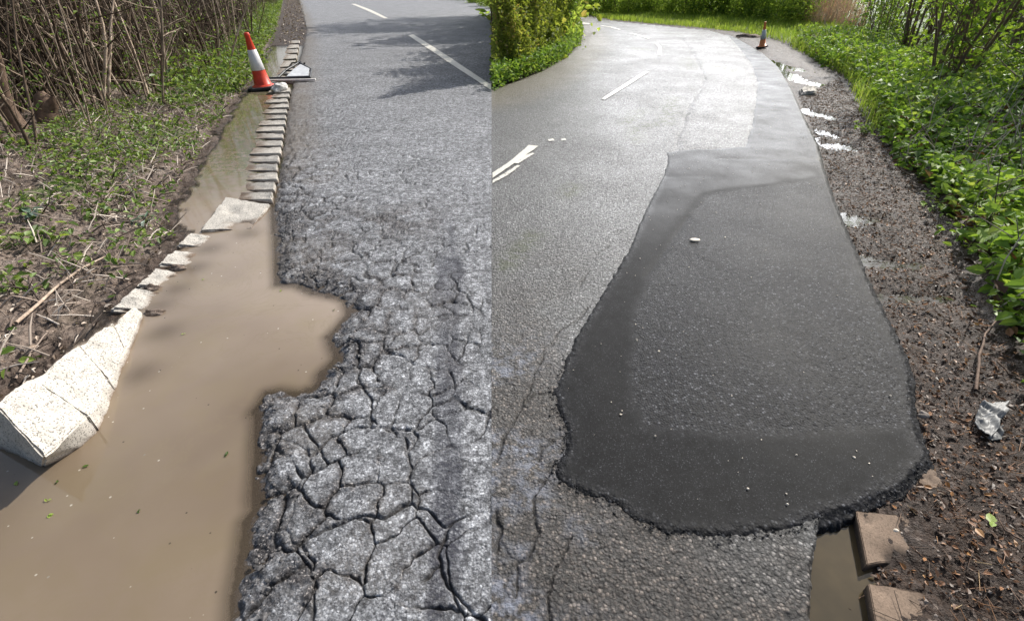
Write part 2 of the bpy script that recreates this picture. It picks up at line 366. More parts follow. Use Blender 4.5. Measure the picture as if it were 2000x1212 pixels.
# wet road
RIGHT_EDGE_PX = [(1570,1750),(1588,1212),(1590,1100),(1598,1045),(1606,990),(1640,930),(1700,880),(1782,800),(1778,730),(1745,650),(1700,560),(1660,470),(1630,400),
 (1607,330),(1595,280),(1570,230),(1547,175),(1520,132),(1490,104),(1440,74),(1385,59),(1300,51),(1200,41),(1152,33),(1137,25),(1112,19),(1000,14)]
right_edge = poly(RIGHT_EDGE_PX)
LEFT_EDGE_PX = [(1000,24),(1090,24),(1115,31),(1124,44),(1134,62),(1134,80),(1105,112),(1060,138),(1010,158),(960,175),(900,195)]
left_edge = poly(LEFT_EDGE_PX)
wet_pg = np.vstack([right_edge, left_edge, poly([(900,1750)])])
wet_edge = np.vstack([right_edge]); 
PATCH_PX = [(1300,297),(1304,320),(1290,350),(1266,400),(1246,440),(1226,490),(1182,560),(1152,610),(1126,650),(1100,710),(1080,765),(1088,800),(1105,840),
 (1103,880),(1080,908),(1088,938),(1130,962),(1200,985),(1240,1016),(1300,1044),(1400,1050),(1480,1045),(1540,1036),(1600,1015),(1680,990),(1760,955),
 (1816,900),(1800,862),(1782,800),(1780,730),(1747,650),(1702,560),(1662,470),(1632,400),(1608,330),(1596,280),(1570,230),(1546,175),(1520,131),(1490,104),
 (1440,75),(1418,66),(1440,90),(1466,122),(1480,160),(1476,200),(1468,250),(1455,286),(1400,290),(1330,293)]
patch_pg = poly(PATCH_PX)
COARSE_PX = [(1345,425),(1305,480),(1262,560),(1238,620),(1232,700),(1236,790),(1258,838),(1400,850),(1600,852),(1772,840),(1762,740),(1735,660),(1690,560),(1650,470),(1622,400),(1600,330),(1560,318),(1470,312),(1750,330),(1380,380)]
coarse_pg = poly(COARSE_PX)
gutter_pg = poly([(1560,1750),(1586,1212),(1588,1100),(1592,1040),(1640,960),(1690,960),(1690,1100),(1705,1212),(1735,1750)])
PUDDLES = [((1770,508),(.36,.13)), ((1797,572),(.24,.10)), ((1562,150),(.30,1.5)), ((1537,126),(.22,1.2)), ((1612,222),(.16,.4)), ((1628,258),(.12,.25)), ((1685,422),(.20,.12)), ((1640,280),(.15,.3))]
RVERGE_PX = [(3300,1750),(2300,1150),(2060,820),(1960,690),(1900,560),(1840,440),(1790,360),(1720,290),(1700,200),(1640,140),(1600,132),(1580,105),(1545,88),(1500,78),(1440,58),(1380,48),(1300,40),(1200,32),(1140,22)]
rverge = poly(RVERGE_PX)                                         # where the planted bank begins
rverge_pg = np.vstack([rverge, poly([(1140,-20),(3700,-20),(3700,1750)])])
puddle_c = [(PA(*c), r) for c, r in PUDDLES]
WZ = -0.032                                                      # water level by the kerb
PZ = -0.050                                                      # puddle level in the verge

def soil_z(x, y):
    """height and paint masks of the bare verges"""
    n = fbm(x*3, y*3, 4, 3); n2 = fbm(x*13, y*13, 4, 8); n3 = fbm(x*40, y*40, 3, 21)
    sl = sdist(x, y, verge_pg, edge=shore) + .10*fbm(x*5, y*5, 4, 40) + .05*fbm(x*22, y*22, 3, 39)
    left = inside(x, y, road_pg) | (sl > -3.2) & (x < -.2)
    zl = -.14 + .115*sstep(-.16, .02, sl) + .05*sstep(.0, .5, sl) + .10*sstep(.5, 2.5, sl) + sstep(-.1, .1, sl)*(.035*n + .034*n2 + .026*n3)
    zl = np.where(y > 16, np.maximum(zl, -.14 + .12*sstep(16.5, 19, y) + .02*n), zl)
    wl = 1 - .85*sstep(-.02, .25, sl + .1*n2)
    # right-hand side
    se = sdist(x, y, wet_pg, edge=right_edge)
    sg = sdist(x, y, gutter_pg); sv = sdist(x, y, rverge_pg, edge=rverge) + .06*fbm(x*4, y*4, 3, 44)
    zr = -.022 + .10*sstep(-.05, .8, sv) + .22*sstep(.8, 4, sv) + .030*n + .020*n2 + .012*n3
    zr = zr - .02*sstep(.05, -.06, se)*sstep(-.3, -.05, se)
    for (cx, cy), (rx, ry) in puddle_c:
        q = ((x-cx)/rx)**2 + ((y-cy)/ry)**2
        zr = zr + (-.052 + .045*fbm(x*24, y*24, 3, 59))*np.exp(-q*1.3)
    zr = np.where(sg > -.03, np.minimum(zr, -.05 - .09*sstep(-.03, .06, sg)), zr)
    zr = np.where(inside(x, y, wet_pg) & (se > .03), -.14, zr)
    isl = left
    z = np.where(isl, zl, zr); wet = np.where(isl, wl, 1 - .45*sstep(.6, 3, sv))
    far = sstep(14, 24, np.hypot(x, y))
    green = np.where(isl, .75*sstep(.1, .45, fbm(x*1.1, y*1.1, 3, 77))*sstep(.15, .8, sl), np.where(x > -2, .9*sstep(.1, .9, sv)*far, .3))
    return z, wet, green
def soil_h(x, y):
    z, _, _ = soil_z(np.array([float(x)]), np.array([float(y)])); return float(z[0])
def ground(px, py, it=3):
    """world point of the verge seen at a pixel (its real height)"""
    z = 0
    for _ in range(it): p = P(px, py, z); z = soil_h(p.x, p.y)
    return Vector((p.x, p.y, z))

# ------------------------------------------------------------------ ground, road, water
bm = bmesh.new(); bmesh.ops.create_grid(bm, x_segments=2, y_segments=2, size=900)
for v in bm.verts: v.co.z = -.35
g = bm_obj('ground', bm, M_simple('field_soil', (.10, .09, .05), .9, .2, .3, .4)); tag(g, kind='structure')

py = np.concatenate([np.arange(-24, 120, 1.5), np.arange(120, 400, 2.5), np.arange(400, 1751, 4)])
x, y, Fq = grid(np.arange(-900, 3400, 4.5), py)
z, wet, green = soil_z(x, y)
me = mesh_np('verge', np.stack([x, y, z], 1), Fq, dict(wetk=wet, green=green)); tag(link_mesh('verge', me, M_soil), kind='structure')

# old cracked road
py = np.concatenate([np.arange(-20, 250, 2), np.arange(250, 1750, 2.0)]); px_ = np.arange(360, SEAM+.1, 2.0)
x, y, Fq = grid(px_, py)
s0 = sdist(x, y, road_pg, edge=road_edge)
s = s0 + .035*fbm(x*9, y*9, 4, 5) + .02*fbm(x*30, y*30, 3, 6)
wx = x + .075*fbm(x*6, y*6, 4, 31); wy = y + .075*fbm(x*6, y*6, 4, 32)
near = sstep(13, 5, y)
f1, f2, cid = voro(wx/.185, wy/.20, 11); e1 = (f2-f1)*.185
g1, g2, gid = voro(wx/.42+3, wy/.5, 23); e2 = (g2-g1)*.42
k1 = np.clip(sstep(1.6, .8, s + .25*fbm(x*2.2, y*2.2, 3, 60)), 0, 1)*near
k2 = sstep(2.6, 1.2, s)*near*(.35 + .65*sstep(-.15, .1, fbm(x*2, y*2, 3, 71)))
brk = .18 + .82*sstep(-.26, .08, fbm(x*5, y*5, 4, 90))
w1 = .0055 + .008*sstep(.4, .05, s) + .006*fbm(x*20, y*20, 2, 92)
c1 = np.exp(-(e1/w1)**2)*k1*brk; c2 = np.exp(-(e2/.010)**2)*k2*brk
crack = np.clip(np.maximum(c1, c2), 0, 1)
soft = np.clip(np.exp(-(e1/.03)**2)*k1*brk*sstep(.7, .15, s)*.18, 0, 1)
edge = sstep(.17, .02, s + .06*fbm(x*8, y*8, 3, 15))*(.7+.3*near)
# shallow broken margin beside the kerb is dark and open textured
dk = np.array([P(a, b)[:2] for a, b in [(600,700),(570,600),(600,520),(640,480),(590,430),(560,470),(545,520)]])
pit = np.exp(-(seg_dist(x, y, poly([(560,430),(650,440),(780,430)]))/.42)**2) + np.exp(-(seg_dist(x, y, poly([(560,500),(640,530),(690,600)]))/.16)**2)
edge = np.clip(np.maximum(edge, .92*np.clip(pit, 0, 1)*sstep(-.15, .15, fbm(x*6, y*6, 4, 17)+.10)), 0, 1)
edge = np.clip(np.maximum(edge, np.exp(-(e1/(.028+.055*sstep(.55, .1, s)))**2)*k1*sstep(1.1, .3, s)*sstep(-.2, .12, fbm(x*11, y*11, 4, 19)+.25*sstep(.5, .1, s))*.95), 0, 1)
rough = fbm(x*45, y*45, 2, 33)*.010 + fbm(x*18, y*18, 3, 34)*.016
z = .006*fbm(x*1.5, y*1.5, 3, 2) + (cid-.5)*.007*k1 - .018*crack - .007*soft + rough*edge - .035*edge*sstep(.2, 0, s)
z = np.where(s < .03, z - .22*sstep(.03, -.05, s), z)
tl = poly([(866,1230),(872,1000),(878,830),(872,640),(880,520),(850,380),(835,270)])
td = seg_dist(x, y, tl); tw = np.where(y < 2.6, .085, .13)
tread = .78 + .22*np.tanh(3*np.sin(y*190 + 3*np.sin(x*60) + 2.5*fbm(x*9, y*9, 3, 63)))*sstep(-.3, .2, fbm(x*8, y*8, 3, 66))
tfade = sstep(4.6, 3.0, y)*(.6 + .4*sstep(-.25, .15, fbm(x*5, y*2.2, 4, 95)))
tar = tfade*sstep(tw, tw*.6, td + .03*fbm(x*7, y*7, 3, 61))*sstep(-.35, .0, fbm(x*1.2+7, y*1.2, 3, 62)+.15)*tread*.95
tl2 = poly([(885,800),(890,560),(880,440)]); tar = np.maximum(tar, .55*np.exp(-(seg_dist(x, y, tl2)/.03)**2)*near)
dirt = sstep(.75, .1, s0)*sstep(4.4, 7, y)*(.6+.4*vnoise(x*3, y*3, 9)) + .3*sstep(.1, .35, fbm(x*2, y*2, 3, 64))*sstep(1, .2, s0)
at = dict(crack=np.clip(crack*(.55+.4*vnoise(x*30, y*30, 93))+.25*soft, 0, 1), edge=edge, tar=tar*sstep(.35, .5, s), dirt=np.clip(dirt, 0, 1))
fs = s0[Fq].max(1) > -.22
V, Fq, at = compact(np.stack([x, y, z], 1), Fq, at, fs)
tag(link_mesh('cracked_road', mesh_np('cracked_road', V, Fq, at), M_road), kind='structure')
def road_z(x, y): return 0.0

# muddy water beside and over the kerb
x, y, Fq = grid(np.arange(-300, 730, 5), np.concatenate([np.arange(0, 200, 3), np.arange(200, 1751, 6)]))
sz, _, _ = soil_z(x, y); sr = sdist(x, y, road_pg, edge=road_edge)
dep = np.minimum(np.clip((WZ - sz)/.05, 0, 1), 1)
cl = sstep(.0, .8, dep)*(.45 + .55*sstep(-.01, .07, -sr)); cl = np.where(sr > 0, .3, cl)
upper = sstep(4.0, 6, y); cl = cl*(1-.18*upper)
SUNK = [(395,478),(365,515),(328,556),(292,590),(470,450),(300,640),(250,720)]
for c in SUNK:
    cx, cy = PA(*c); cl = cl*(1-.38*np.exp(-((x-cx-.05)**2+(y-cy)**2)/.012))
at = dict(cloudy=np.clip(cl, .12, 1), algae=upper*.8, murk=sstep(3.0, 1.1, y + .5*fbm(x*1.5, y*1.5, 3, 47)))
keep = (sr[Fq].min(1) < .12) & (sz[Fq].min(1) < WZ + .02)
V, Fq2, at = compact(np.stack([x, y, np.full_like(x, WZ)], 1), Fq, at, keep)
tag(link_mesh('water', mesh_np('water', V, Fq2, at), M_water), kind='structure')

# wet road
py = np.concatenate([np.arange(10, 250, 1.5), np.arange(250, 1750, 2.6)])
x, y, Fq = grid(np.arange(SEAM, 1800, 2.6), py)
s = sdist(x, y, wet_pg, edge=np.vstack([right_edge]))
sleft = np.where(inside(x, y, wet_pg), seg_dist(x, y, left_edge), -seg_dist(x, y, left_edge))
CR = [[(1152,600),(1130,622),(1095,645),(1062,685),(1045,730),(1020,790),(1002,830),(980,868),(972,900)],
      [(1080,770),(1045,770),(1030,785)], [(1062,940),(1042,975),(1040,1010),(1050,1040),(1030,1075),(1005,1100),(1010,1150),(1005,1165)],
      [(965,1000),(978,1030),(970,1075)], [(1115,1050),(1090,1100),(1070,1160),(1072,1212)], [(1110,850),(1062,870),(1050,900)],
      [(1320,292),(1326,265),(1336,250),(1342,215),(1372,170),(1376,150),(1355,110),(1340,85),(1330,70)],
      [(1300,350),(1330,345),(1380,345)], [(1150,530),(1128,560)], [(1190,480),(1160,500)], [(1310,300),(1300,340)],
      [(1470,170),(1482,150),(1475,120),(1440,85)]]
cd_ = np.full(x.shape, 1e9)
xw = x + .02*fbm(x*14, y*14, 3, 51); yw = y + .03*fbm(x*14, y*14, 3, 52)
for c in CR: cd_ = np.minimum(cd_, seg_dist(xw, yw, poly(c)))
wd = .0035 + .007*vnoise(x*9, y*9, 55)**2 + .026*sstep(3.5, 9, y)*vnoise(x*4, y*4, 56)
crack = np.exp(-(cd_/wd)**2)
old = .07*fbm(x*3, y*3, 4, 46) + .03*fbm(x*12, y*12, 3, 49) + sdist(x, y, poly([(1320,294),(1326,262),(1338,245),(1344,212),(1374,168),(1378,148),(1358,108),(1342,84),(1400,70),(1466,120),(1482,160),(1478,200),(1466,262),(1440,294)]))
crack = np.maximum(crack, .8*np.exp(-(old/(.012+.0022*y))**2)*sstep(-.15, .1, fbm(x*2.5, y*2.5, 3, 53)))
nearr = sstep(4.2, 1.5, y)
brown = sstep(-.2, .2, fbm(x*2, y*2, 3, 41)+.25)*nearr*sstep(-1.2, .2, x)
bleach = sstep(2.7, 1.6, y)*sstep(.5, .05, x)*sstep(-.2, .3, fbm(x*3.5, y*3.5, 3, 42))
mossl = [[(1316,190),(1300,240),(1262,245)],[(1255,215),(1225,240)],[(1120,365),(1108,380)],[(1245,275),(1240,250)],[(1345,115),(1350,135)],[(1040,460),(985,520)],[(1405,130),(1435,140)],[(1300,65),(1330,67)],[(1245,95),(1260,97)]]
moss = np.zeros_like(x)
for c in mossl: moss = np.maximum(moss, np.exp(-(seg_dist(x, y, poly(c))/(.05+.014*y))**2))
mud = sstep(1.5, .5, sleft + .25*fbm(x*2, y*2, 3, 43))*.8
z = .006*fbm(x*1.5, y*1.5, 3, 2) - .011*crack - .10*sstep(.02, -.06, s + .02*fbm(x*20, y*20, 3, 57)) + .003*sstep(-.01, .02, old) - .06*sstep(.0, -.1, sleft)
lower = sstep(2.6, 1.9, y)*(fbm(x*16, y*16, 3, 58)*.006); z = z + lower
keep = (s[Fq].max(1) > -.2) & (sleft[Fq].max(1) > -.25)
V, Fq2, at = compact(np.stack([x, y, z], 1), Fq, dict(crack=crack*.95, smooth=np.clip(sstep(-.2, .3, old)*(.35+.9*fbm(x*1.4, y*1.4, 4, 48)), 0, 1), brown=brown, bleach=bleach, moss=np.clip(moss, 0, 1), mud=np.clip(mud, 0, 1)), keep)
tag(link_mesh('wet_road', mesh_np('wet_road', V, Fq2, at), M_wet), kind='structure')

# fresh tarmac repair laid over the wet road
x, y, Fq = grid(np.arange(1060, 1840, 2.4), np.concatenate([np.arange(55, 250, 1.5), np.arange(250, 1070, 2.4)]))
s0 = sdist(x, y, patch_pg); s = s0 + .012*fbm(x*18, y*18, 4, 65) + .012*fbm(x*60, y*60, 2, 66)
co = sdist(x, y, coarse_pg) + .03*fbm(x*6, y*6, 3, 67)
coarse = np.maximum(sstep(-.05, .05, co), .8*sstep(.09, .02, s))
coarse = np.maximum(coarse, .55*sstep(4.5, 6, y))
z = .007 + .006*fbm(x*1.5, y*1.5, 3, 2) + .004*fbm(x*2.5, y*2.5, 3, 68) - .022*sstep(.03, -.025, s) - .08*sstep(-.02, -.05, s) + coarse*.003*fbm(x*50, y*50, 2, 69) + sstep(.1, .0, s)*.004*fbm(x*40, y*40, 3, 70)
lip = seg_dist(x, y, poly([(1345,425),(1300,490),(1262,540)])); z = z - .004*np.exp(-(lip/.03)**2)
z = z - .008*np.exp(-(seg_dist(x, y, poly([(1750,318),(1400,310),(1600,312)]))/.03)**2) - .006*np.exp(-(seg_dist(x, y, poly([(1300,345),(1390,345)]))/.02)**2)
keep = s0[Fq].max(1) > -.06
V, Fq2, at = compact(np.stack([x, y, z], 1), Fq, dict(coarse=np.clip(coarse, 0, 1), sheen=np.clip(np.maximum(sstep(4.6, 6.5, y), .7*sstep(3.0, 4.2, y)*sstep(.0, -.12, co)), 0, 1)), keep)
tag(link_mesh('tarmac_repair', mesh_np('tarmac_repair', V, Fq2, at), M_patch), kind='structure')

# gutter water by the sunken slabs and puddles in the wet verge
def water_sheet(name, pg, z, mat, label):
    bm = bmesh.new(); bm.faces.new([bm.verts.new((a, b, z)) for a, b in pg]); bm.normal_update()
    if bm.faces[:][0].normal.z < 0: bmesh.ops.reverse_faces(bm, faces=bm.faces[:])
    o = bm_obj(name, bm, mat, smooth=False); return tag(o, label, 'puddle', kind='structure')
gp = poly([(1530,1750),(1560,1212),(1560,1100),(1560,1030),(1600,950),(1710,950),(1800,1100),(1830,1212),(1860,1750)])
water_sheet('water', gp, -.045, M_gutter, 'brown water standing in the gutter')
for pi_, ((cx, cy), (rx, ry)) in enumerate(puddle_c):
    pg = [(cx + 1.5*rx*math.cos(a*math.pi/12), cy + 1.5*ry*math.sin(a*math.pi/12)) for a in range(24)]
    water_sheet('puddle', pg, PZ + .0013*pi_, M_puddle, 'puddle on the wet verge')

# ------------------------------------------------------------------ painted lines
def line(pts_l, pts_r, wear, z=.010):
    n = 24; L = [P(*p, z) for p in pts_l]; Rr = [P(*p, z) for p in pts_r]
    def samp(pl, t):
        f = t*(len(pl)-1); i = min(int(f), len(pl)-2); return pl[i].lerp(pl[i+1], f-i)
    V = []; 
    for i in range(n+1):
        a, b = samp(L, i/n), samp(Rr, i/n)
        for j in range(5): V.append(a.lerp(b, j/4) + Vector((random.uniform(-.004, .004) if j in (0, 4) else 0, 0, .006*float(fbm(np.array([a.x*1.5]), np.array([a.y*1.5]), 3, 2)[0]))))
    Fq = [(i*5+j, i*5+j+1, (i+1)*5+j+1, (i+1)*5+j) for i in range(n) for j in range(4)]
    me = mesh_np('lane_line', np.array(V), np.array(Fq), dict(wear=np.full(len(V), wear)))
    tag(link_mesh('lane_line', me, M_line), kind='structure')
line([(797,69),(870,118),(959,176)], [(807,67),(880,113),(959,166)], .42)
line([(686,8),(715,20),(750,36)], [(694,8),(726,20),(758,36)], .55)
line([(962,337),(1000,312),(1033,283)], [(962,347),(1005,318),(1052,285)], .35)
line([(962,352),(990,335),(1010,322)], [(962,357),(994,340),(1016,323)], .75)
line([(1003,318),(1025,303),(1040,298)], [(1012,319),(1030,308),(1044,299)], .6)
line([(1175,193),(1210,170),(1258,140)], [(1181,195),(1220,171),(1268,140)], .2)
line([(1277,83),(1286,92),(1284,108)], [(1283,83),(1292,92),(1291,108)], .2)
line([(1229,65),(1245,69),(1266,76)], [(1236,65),(1252,69),(1270,75)], .25)
line([(1172,50),(1190,53),(1208,58)], [(1178,50),(1197,53),(1213,58)], .3)
line([(1124,44),(1135,46),(1150,48)], [(1126,42),(1138,44),(1153,46)], .3)
line([(1096,271),(1104,270)], [(1097,274),(1106,273)], .45); line([(1070,272),(1080,270)], [(1072,275),(1083,274)], .5)

# ------------------------------------------------------------------ concrete blocks
def block(name, top, depth, mat, label, cat, group=None, bev=.012, cuts=7, rough=.004, mudz=None, mudw=.03, taper=.0, seed=0, parent=None, notch=None, bottom=None):
    """top: 4 corners (near-left, near-right, far-right, far-left) of the upper face; the block goes down by depth"""
    c = sum(top, Vector())/4
    bm = bmesh.new(); tv = [bm.verts.new(p-c) for p in top]; bv = [bm.verts.new((p-c)*(1+taper) - Vector((0, 0, depth)) - Vector((0,0,(p-c).z*taper))) for p in top]
    if bottom:
        for i, p in bottom.items(): bv[i].co = p - c
    bm.faces.new(tv); bm.faces.new(bv[::-1])
    for i in range(4): j = (i+1) % 4; bm.faces.new((tv[i], bv[i], bv[j], tv[j]))
    bmesh.ops.recalc_face_normals(bm, faces=bm.faces[:])
    bmesh.ops.subdivide_edges(bm, edges=bm.edges[:], cuts=1, use_grid_fill=True)
    bmesh.ops.bevel(bm, geom=[e for e in bm.edges if e.calc_face_angle(0) > .5], offset=bev, segments=2, affect='EDGES')
    bmesh.ops.subdivide_edges(bm, edges=bm.edges[:], cuts=cuts//2, use_grid_fill=True)
    bm.normal_update()
    X = np.array([v.co for v in bm.verts]); 
    n = fbm(X[:, 0]*14+seed*3.3, X[:, 1]*14+X[:, 2]*11, 4, seed) + .6*fbm(X[:, 0]*50, X[:, 1]*50+X[:, 2]*50, 2, seed+5)
    for v, d in zip(bm.verts, n):
        v.co += v.normal*float(d)*rough*2
        if notch:
            for (q, r, dd) in notch:
                w = math.exp(-((v.co+c-q).length/r)**2); v.co.z -= dd*w
    bm.verts.ensure_lookup_table()
    zz = np.array([(v.co+c)[2] for v in bm.verts]); xx = np.array([(v.co+c)[0] for v in bm.verts]); yy = np.array([(v.co+c)[1] for v in bm.verts])
    mz = (WZ if mudz is None else mudz)
    mud = sstep(mudw, 0, zz - mz + .02*fbm(xx*15, yy*15, 3, seed+9))
    me = bpy.data.meshes.new(name); bm.to_mesh(me); bm.free()
    for p in me.polygons: p.use_smooth = True
    me.set_sharp_from_angle(angle=R(32))
    at = me.attributes.new('mud', 'FLOAT', 'POINT'); at.data.foreach_set('value', mud.astype(np.float32))
    o = link_mesh(name, me, mat, parent); o.location = c
    return tag(o, label, cat, group)

# the leaning run of four kerb stones at the near left: cross sections from near to far (left top, right top)
SEC = [((-12,786,.29),(86,893,.13)), ((62,738,.22),(172,812,.07)), ((152,672,.15),(212,742,.035)), ((218,630,.09),(243,684,.012)), ((262,598,.04),(276,612,0.0))]
SECW = [(P(*a), P(*b)) for a, b in SEC]
words = ['largest near kerb stone, its dark end face towards the muddy pothole water', 'second kerb stone of the leaning run, behind the one with the dark end',
         'third kerb stone of the leaning run, between two stones and beside soil', 'smallest tapering kerb stone at the far tip of the leaning run']
for i in range(4):
    (a, b), (c, d) = SECW[i], SECW[i+1]; e = -.004
    a2, b2 = a.lerp(c, e), b.lerp(d, e); c2, d2 = c.lerp(a, e), d.lerp(b, e)
    mid = [((a2+b2)/2).lerp((c2+d2)/2, .04)]
    block('kerb_stone', [a2, b2, d2, c2], .33, M_kerb, words[i], 'kerb stone', 'displaced kerb stones along the flooded gutter', bev=.007, cuts=12, rough=.005, mudz=-.035, mudw=.025, seed=i, bottom={0: P(-30,872,-.07), 1: P(84,914,-.07)} if i == 0 else None,
          notch=[(a2.lerp(c2, .2).lerp(b2.lerp(d2, .2), t), .05, .010) for t in (.05, .2, .35, .5, .65, .8, .95)])
# four single stones showing above the water, then the broken pair
SM = [((268,583),.17,'nearest of four pale kerb stones breaking the water surface, touching the leaning run'), ((308,541),.16,'second of four pale kerb stones breaking the water, above dark mud clump'),
      ((347,502),.15,'third of four pale kerb stones breaking the water surface'), ((378,467),.14,'farthest and smallest of four pale kerb stones breaking the water')]
for i, ((px, py), w, lb) in enumerate(SM):
    c = P(px, py, 0); d = (P(378,467)-P(268,583)).normalized(); n = Vector((d.y, -d.x, 0))
    L, W = .25-.01*i, .22
    tl = [c + d*(-L/2) - n*.10, c + d*(-L/2+.03) + n*W, c + d*(L/2+.02) + n*W, c + d*(L/2) - n*.07]
    for p, z in zip(tl, (.012, -.07, -.075, .024)): p.z = z
    block('kerb_stone', tl, .16, M_kerb, lb, 'kerb stone', 'displaced kerb stones along the flooded gutter', bev=.02, cuts=10, rough=.010, mudz=-.034, mudw=.016, seed=10+i)
block('kerb_stone', [P(390,450,-.008), P(492,446,-.03), P(527,398,.0), P(440,384,.022)], .16, M_kerb, 'broken kerb slab with chipped corner tilting into the water, near end of intact row', 'kerb stone', 'displaced kerb stones along the flooded gutter',
      bev=.012, cuts=12, rough=.006, mudz=-.034, mudw=.022, seed=22, notch=[(P(470,438,-.02), .07, .05), (P(450,412,0), .05, .02)])
# row of kerb stones still in line
rows = [(389,372),(370,353),(350,335),(332,318),(315,302),(299,286),(284,272),(269,258),(255,245),(243,233),(231,222),(220,211),(209,201),(199,191),(189,181),(179,170),
        (158,147),(144,132),(129,117),(114,105),(103,95),(93,86),(84,78)]
def kx_l(y): return np.interp(y, [60,90,120,180,270,395], [566,558,549,527,497,463])
def kx_r(y): return np.interp(y, [60,90,120,180,270,395], [590,584,577,567,553,531])
nice = {0: 'nearest stone of the intact kerb row, just behind the broken slab', 15: 'kerb stone beside the leaning cone base, last before the fallen sign', 16: 'kerb stone directly behind the fallen sign frame'}
for i, (y0, y1) in enumerate(rows):
    jl, jr = random.uniform(-5, 5), random.uniform(-2, 2); sc_ = min(1, 100/abs(420-y0+1)) if False else 1
    rj = random.uniform(-.012, .012); k = 1 if y0 > 175 else .6
    top = [P(kx_l(y0)+jl*k, y0+2, -.028+rj), P(kx_r(y0)+jr*k, y0, .022+rj), P(kx_r(y1)+jr*k-2*k, y1+1.5*k, .034-rj), P(kx_l(y1)+jl*k+4, y1+3*k, -.028)]
    block('kerb_stone', top, .14, M_kerb, nice.get(i, 'pale kerb stone in the saw-toothed row along the road edge, half coated in brown mud'), 'kerb stone', 'kerb stones still in line along the road edge',
          bev=.008, cuts=6, rough=.006, mudz=-.036, mudw=.046, seed=30+i)
# brown slabs by the repair and the pale block beyond
block('paving_slab', [P(1694,1102,.0), P(1822,1074,-.026), P(1805,1012,-.024), P(1672,996,.0)], .10, M_slab, 'brown concrete kerb slab touching the tip of the dark tarmac repair', 'slab', 'brown slabs beside the gutter water', bev=.003, cuts=14, rough=.0018, mudz=-.03, mudw=.022, seed=60, notch=[(P(1760,1093,0), .05, .03), (P(1815,1040,0), .05, .012), (P(1690,1012,0), .02, .008)])
block('paving_slab', [P(1722,1275,.0), P(1880,1260,-.026), P(1838,1160,-.026), P(1697,1138,.0)], .10, M_slab, 'brown concrete kerb slab at the bottom edge, nearest the camera by the gutter', 'slab', 'brown slabs beside the gutter water', bev=.003, cuts=14, rough=.0018, mudz=-.03, mudw=.022, seed=61, notch=[(P(1850,1190,0), .06, .02), (P(1720,1150,0), .02, .008)])
block('paving_slab', [P(1755,962,-.02), P(1836,955,-.012), P(1836,915,-.012), P(1795,908,-.018)], .08, M_slab, 'broken brown slab fragment half buried beside the tarmac repair corner', 'slab', 'brown slabs beside the gutter water', bev=.010, cuts=8, rough=.008, mudz=-.035, mudw=.03, seed=62)
block('kerb_stone', [P(1566,181,.02), P(1596,178,.05), P(1596,167,.05), P(1562,170,.02)], .22, M_kerb, 'pale topped kerb stone standing loose in mud by the bright puddle', 'kerb stone', 'loose kerb stone in the wet verge', bev=.03, cuts=8, rough=.02, mudz=-.2, seed=63)

# ------------------------------------------------------------------ traffic cones
def lathe(prof, n=40):
    bm = bmesh.new(); rings = []
    for r, z in prof: rings.append([bm.verts.new((r*math.cos(2*math.pi*i/n), r*math.sin(2*math.pi*i/n), z)) for i in range(n)])
    for a, b in zip(rings, rings[1:]):
        for i in range(n): bm.faces.new((a[i], a[(i+1) % n], b[(i+1) % n], b[i]))
    bm.faces.new(rings[-1]); return bm
def cone(loc, h, br, base, mat, label, rz, tilt):
    t = empty('traffic_cone', loc, label, 'traffic cone', None, rz); t.rotation_euler = (tilt[0], tilt[1], rz)
    bm = bmesh.new(); bmesh.ops.create_cube(bm, size=1, matrix=Matrix.Diagonal((base, base, .045, 1)))
    bmesh.ops.bevel(bm, geom=[e for e in bm.edges if abs((e.verts[0].co-e.verts[1].co).z) > .01], offset=base*.16, segments=4, affect='EDGES')
    bmesh.ops.bevel(bm, geom=[e for e in bm.edges if abs((e.verts[0].co-e.verts[1].co).z) < .01 and e.calc_face_angle(0) > .7], offset=.010, segments=2, affect='EDGES')
    for v in bm.verts: v.co.z += .028 + .014*math.sin(v.co.x*5+1)*math.cos(v.co.y*4)
    bm_obj('base', bm, M_rubber, t, False)
    tr = br*.23; r = lambda q: br + (tr-br)*q
    bm_obj('cone_body', lathe([(br*1.28, .045), (br*1.25, .06), (br*1.08, .075), (r(.06), h*.09), (r(.36), h*.36), (r(.70), h*.70), (r(.93), h*.93), (r(.94)+.006, h*.94), (r(.98)+.006, h*.985), (r(1), h), (r(1)*.6, h*1.003)]), mat, t)
    bm_obj('reflective_sleeve', lathe([(r(.345)+.001, h*.345), (r(.345)+.006, h*.348), (r(.5)+.006, h*.5), (r(.705)+.006, h*.705), (r(.705)+.001, h*.708)]), M_sleeve, t)
    return t
cone(P(516,173,-.02), .98, .165, .56, M_orange, 'tall red and white traffic cone beside the flooded kerb', .3, (0, R(-3), 0))
cone(P(1488,94,-.01), .74, .105, .30, M_paleorange, 'small orange and white traffic cone beyond the tarmac repair', .2, (0, R(-9), 0))

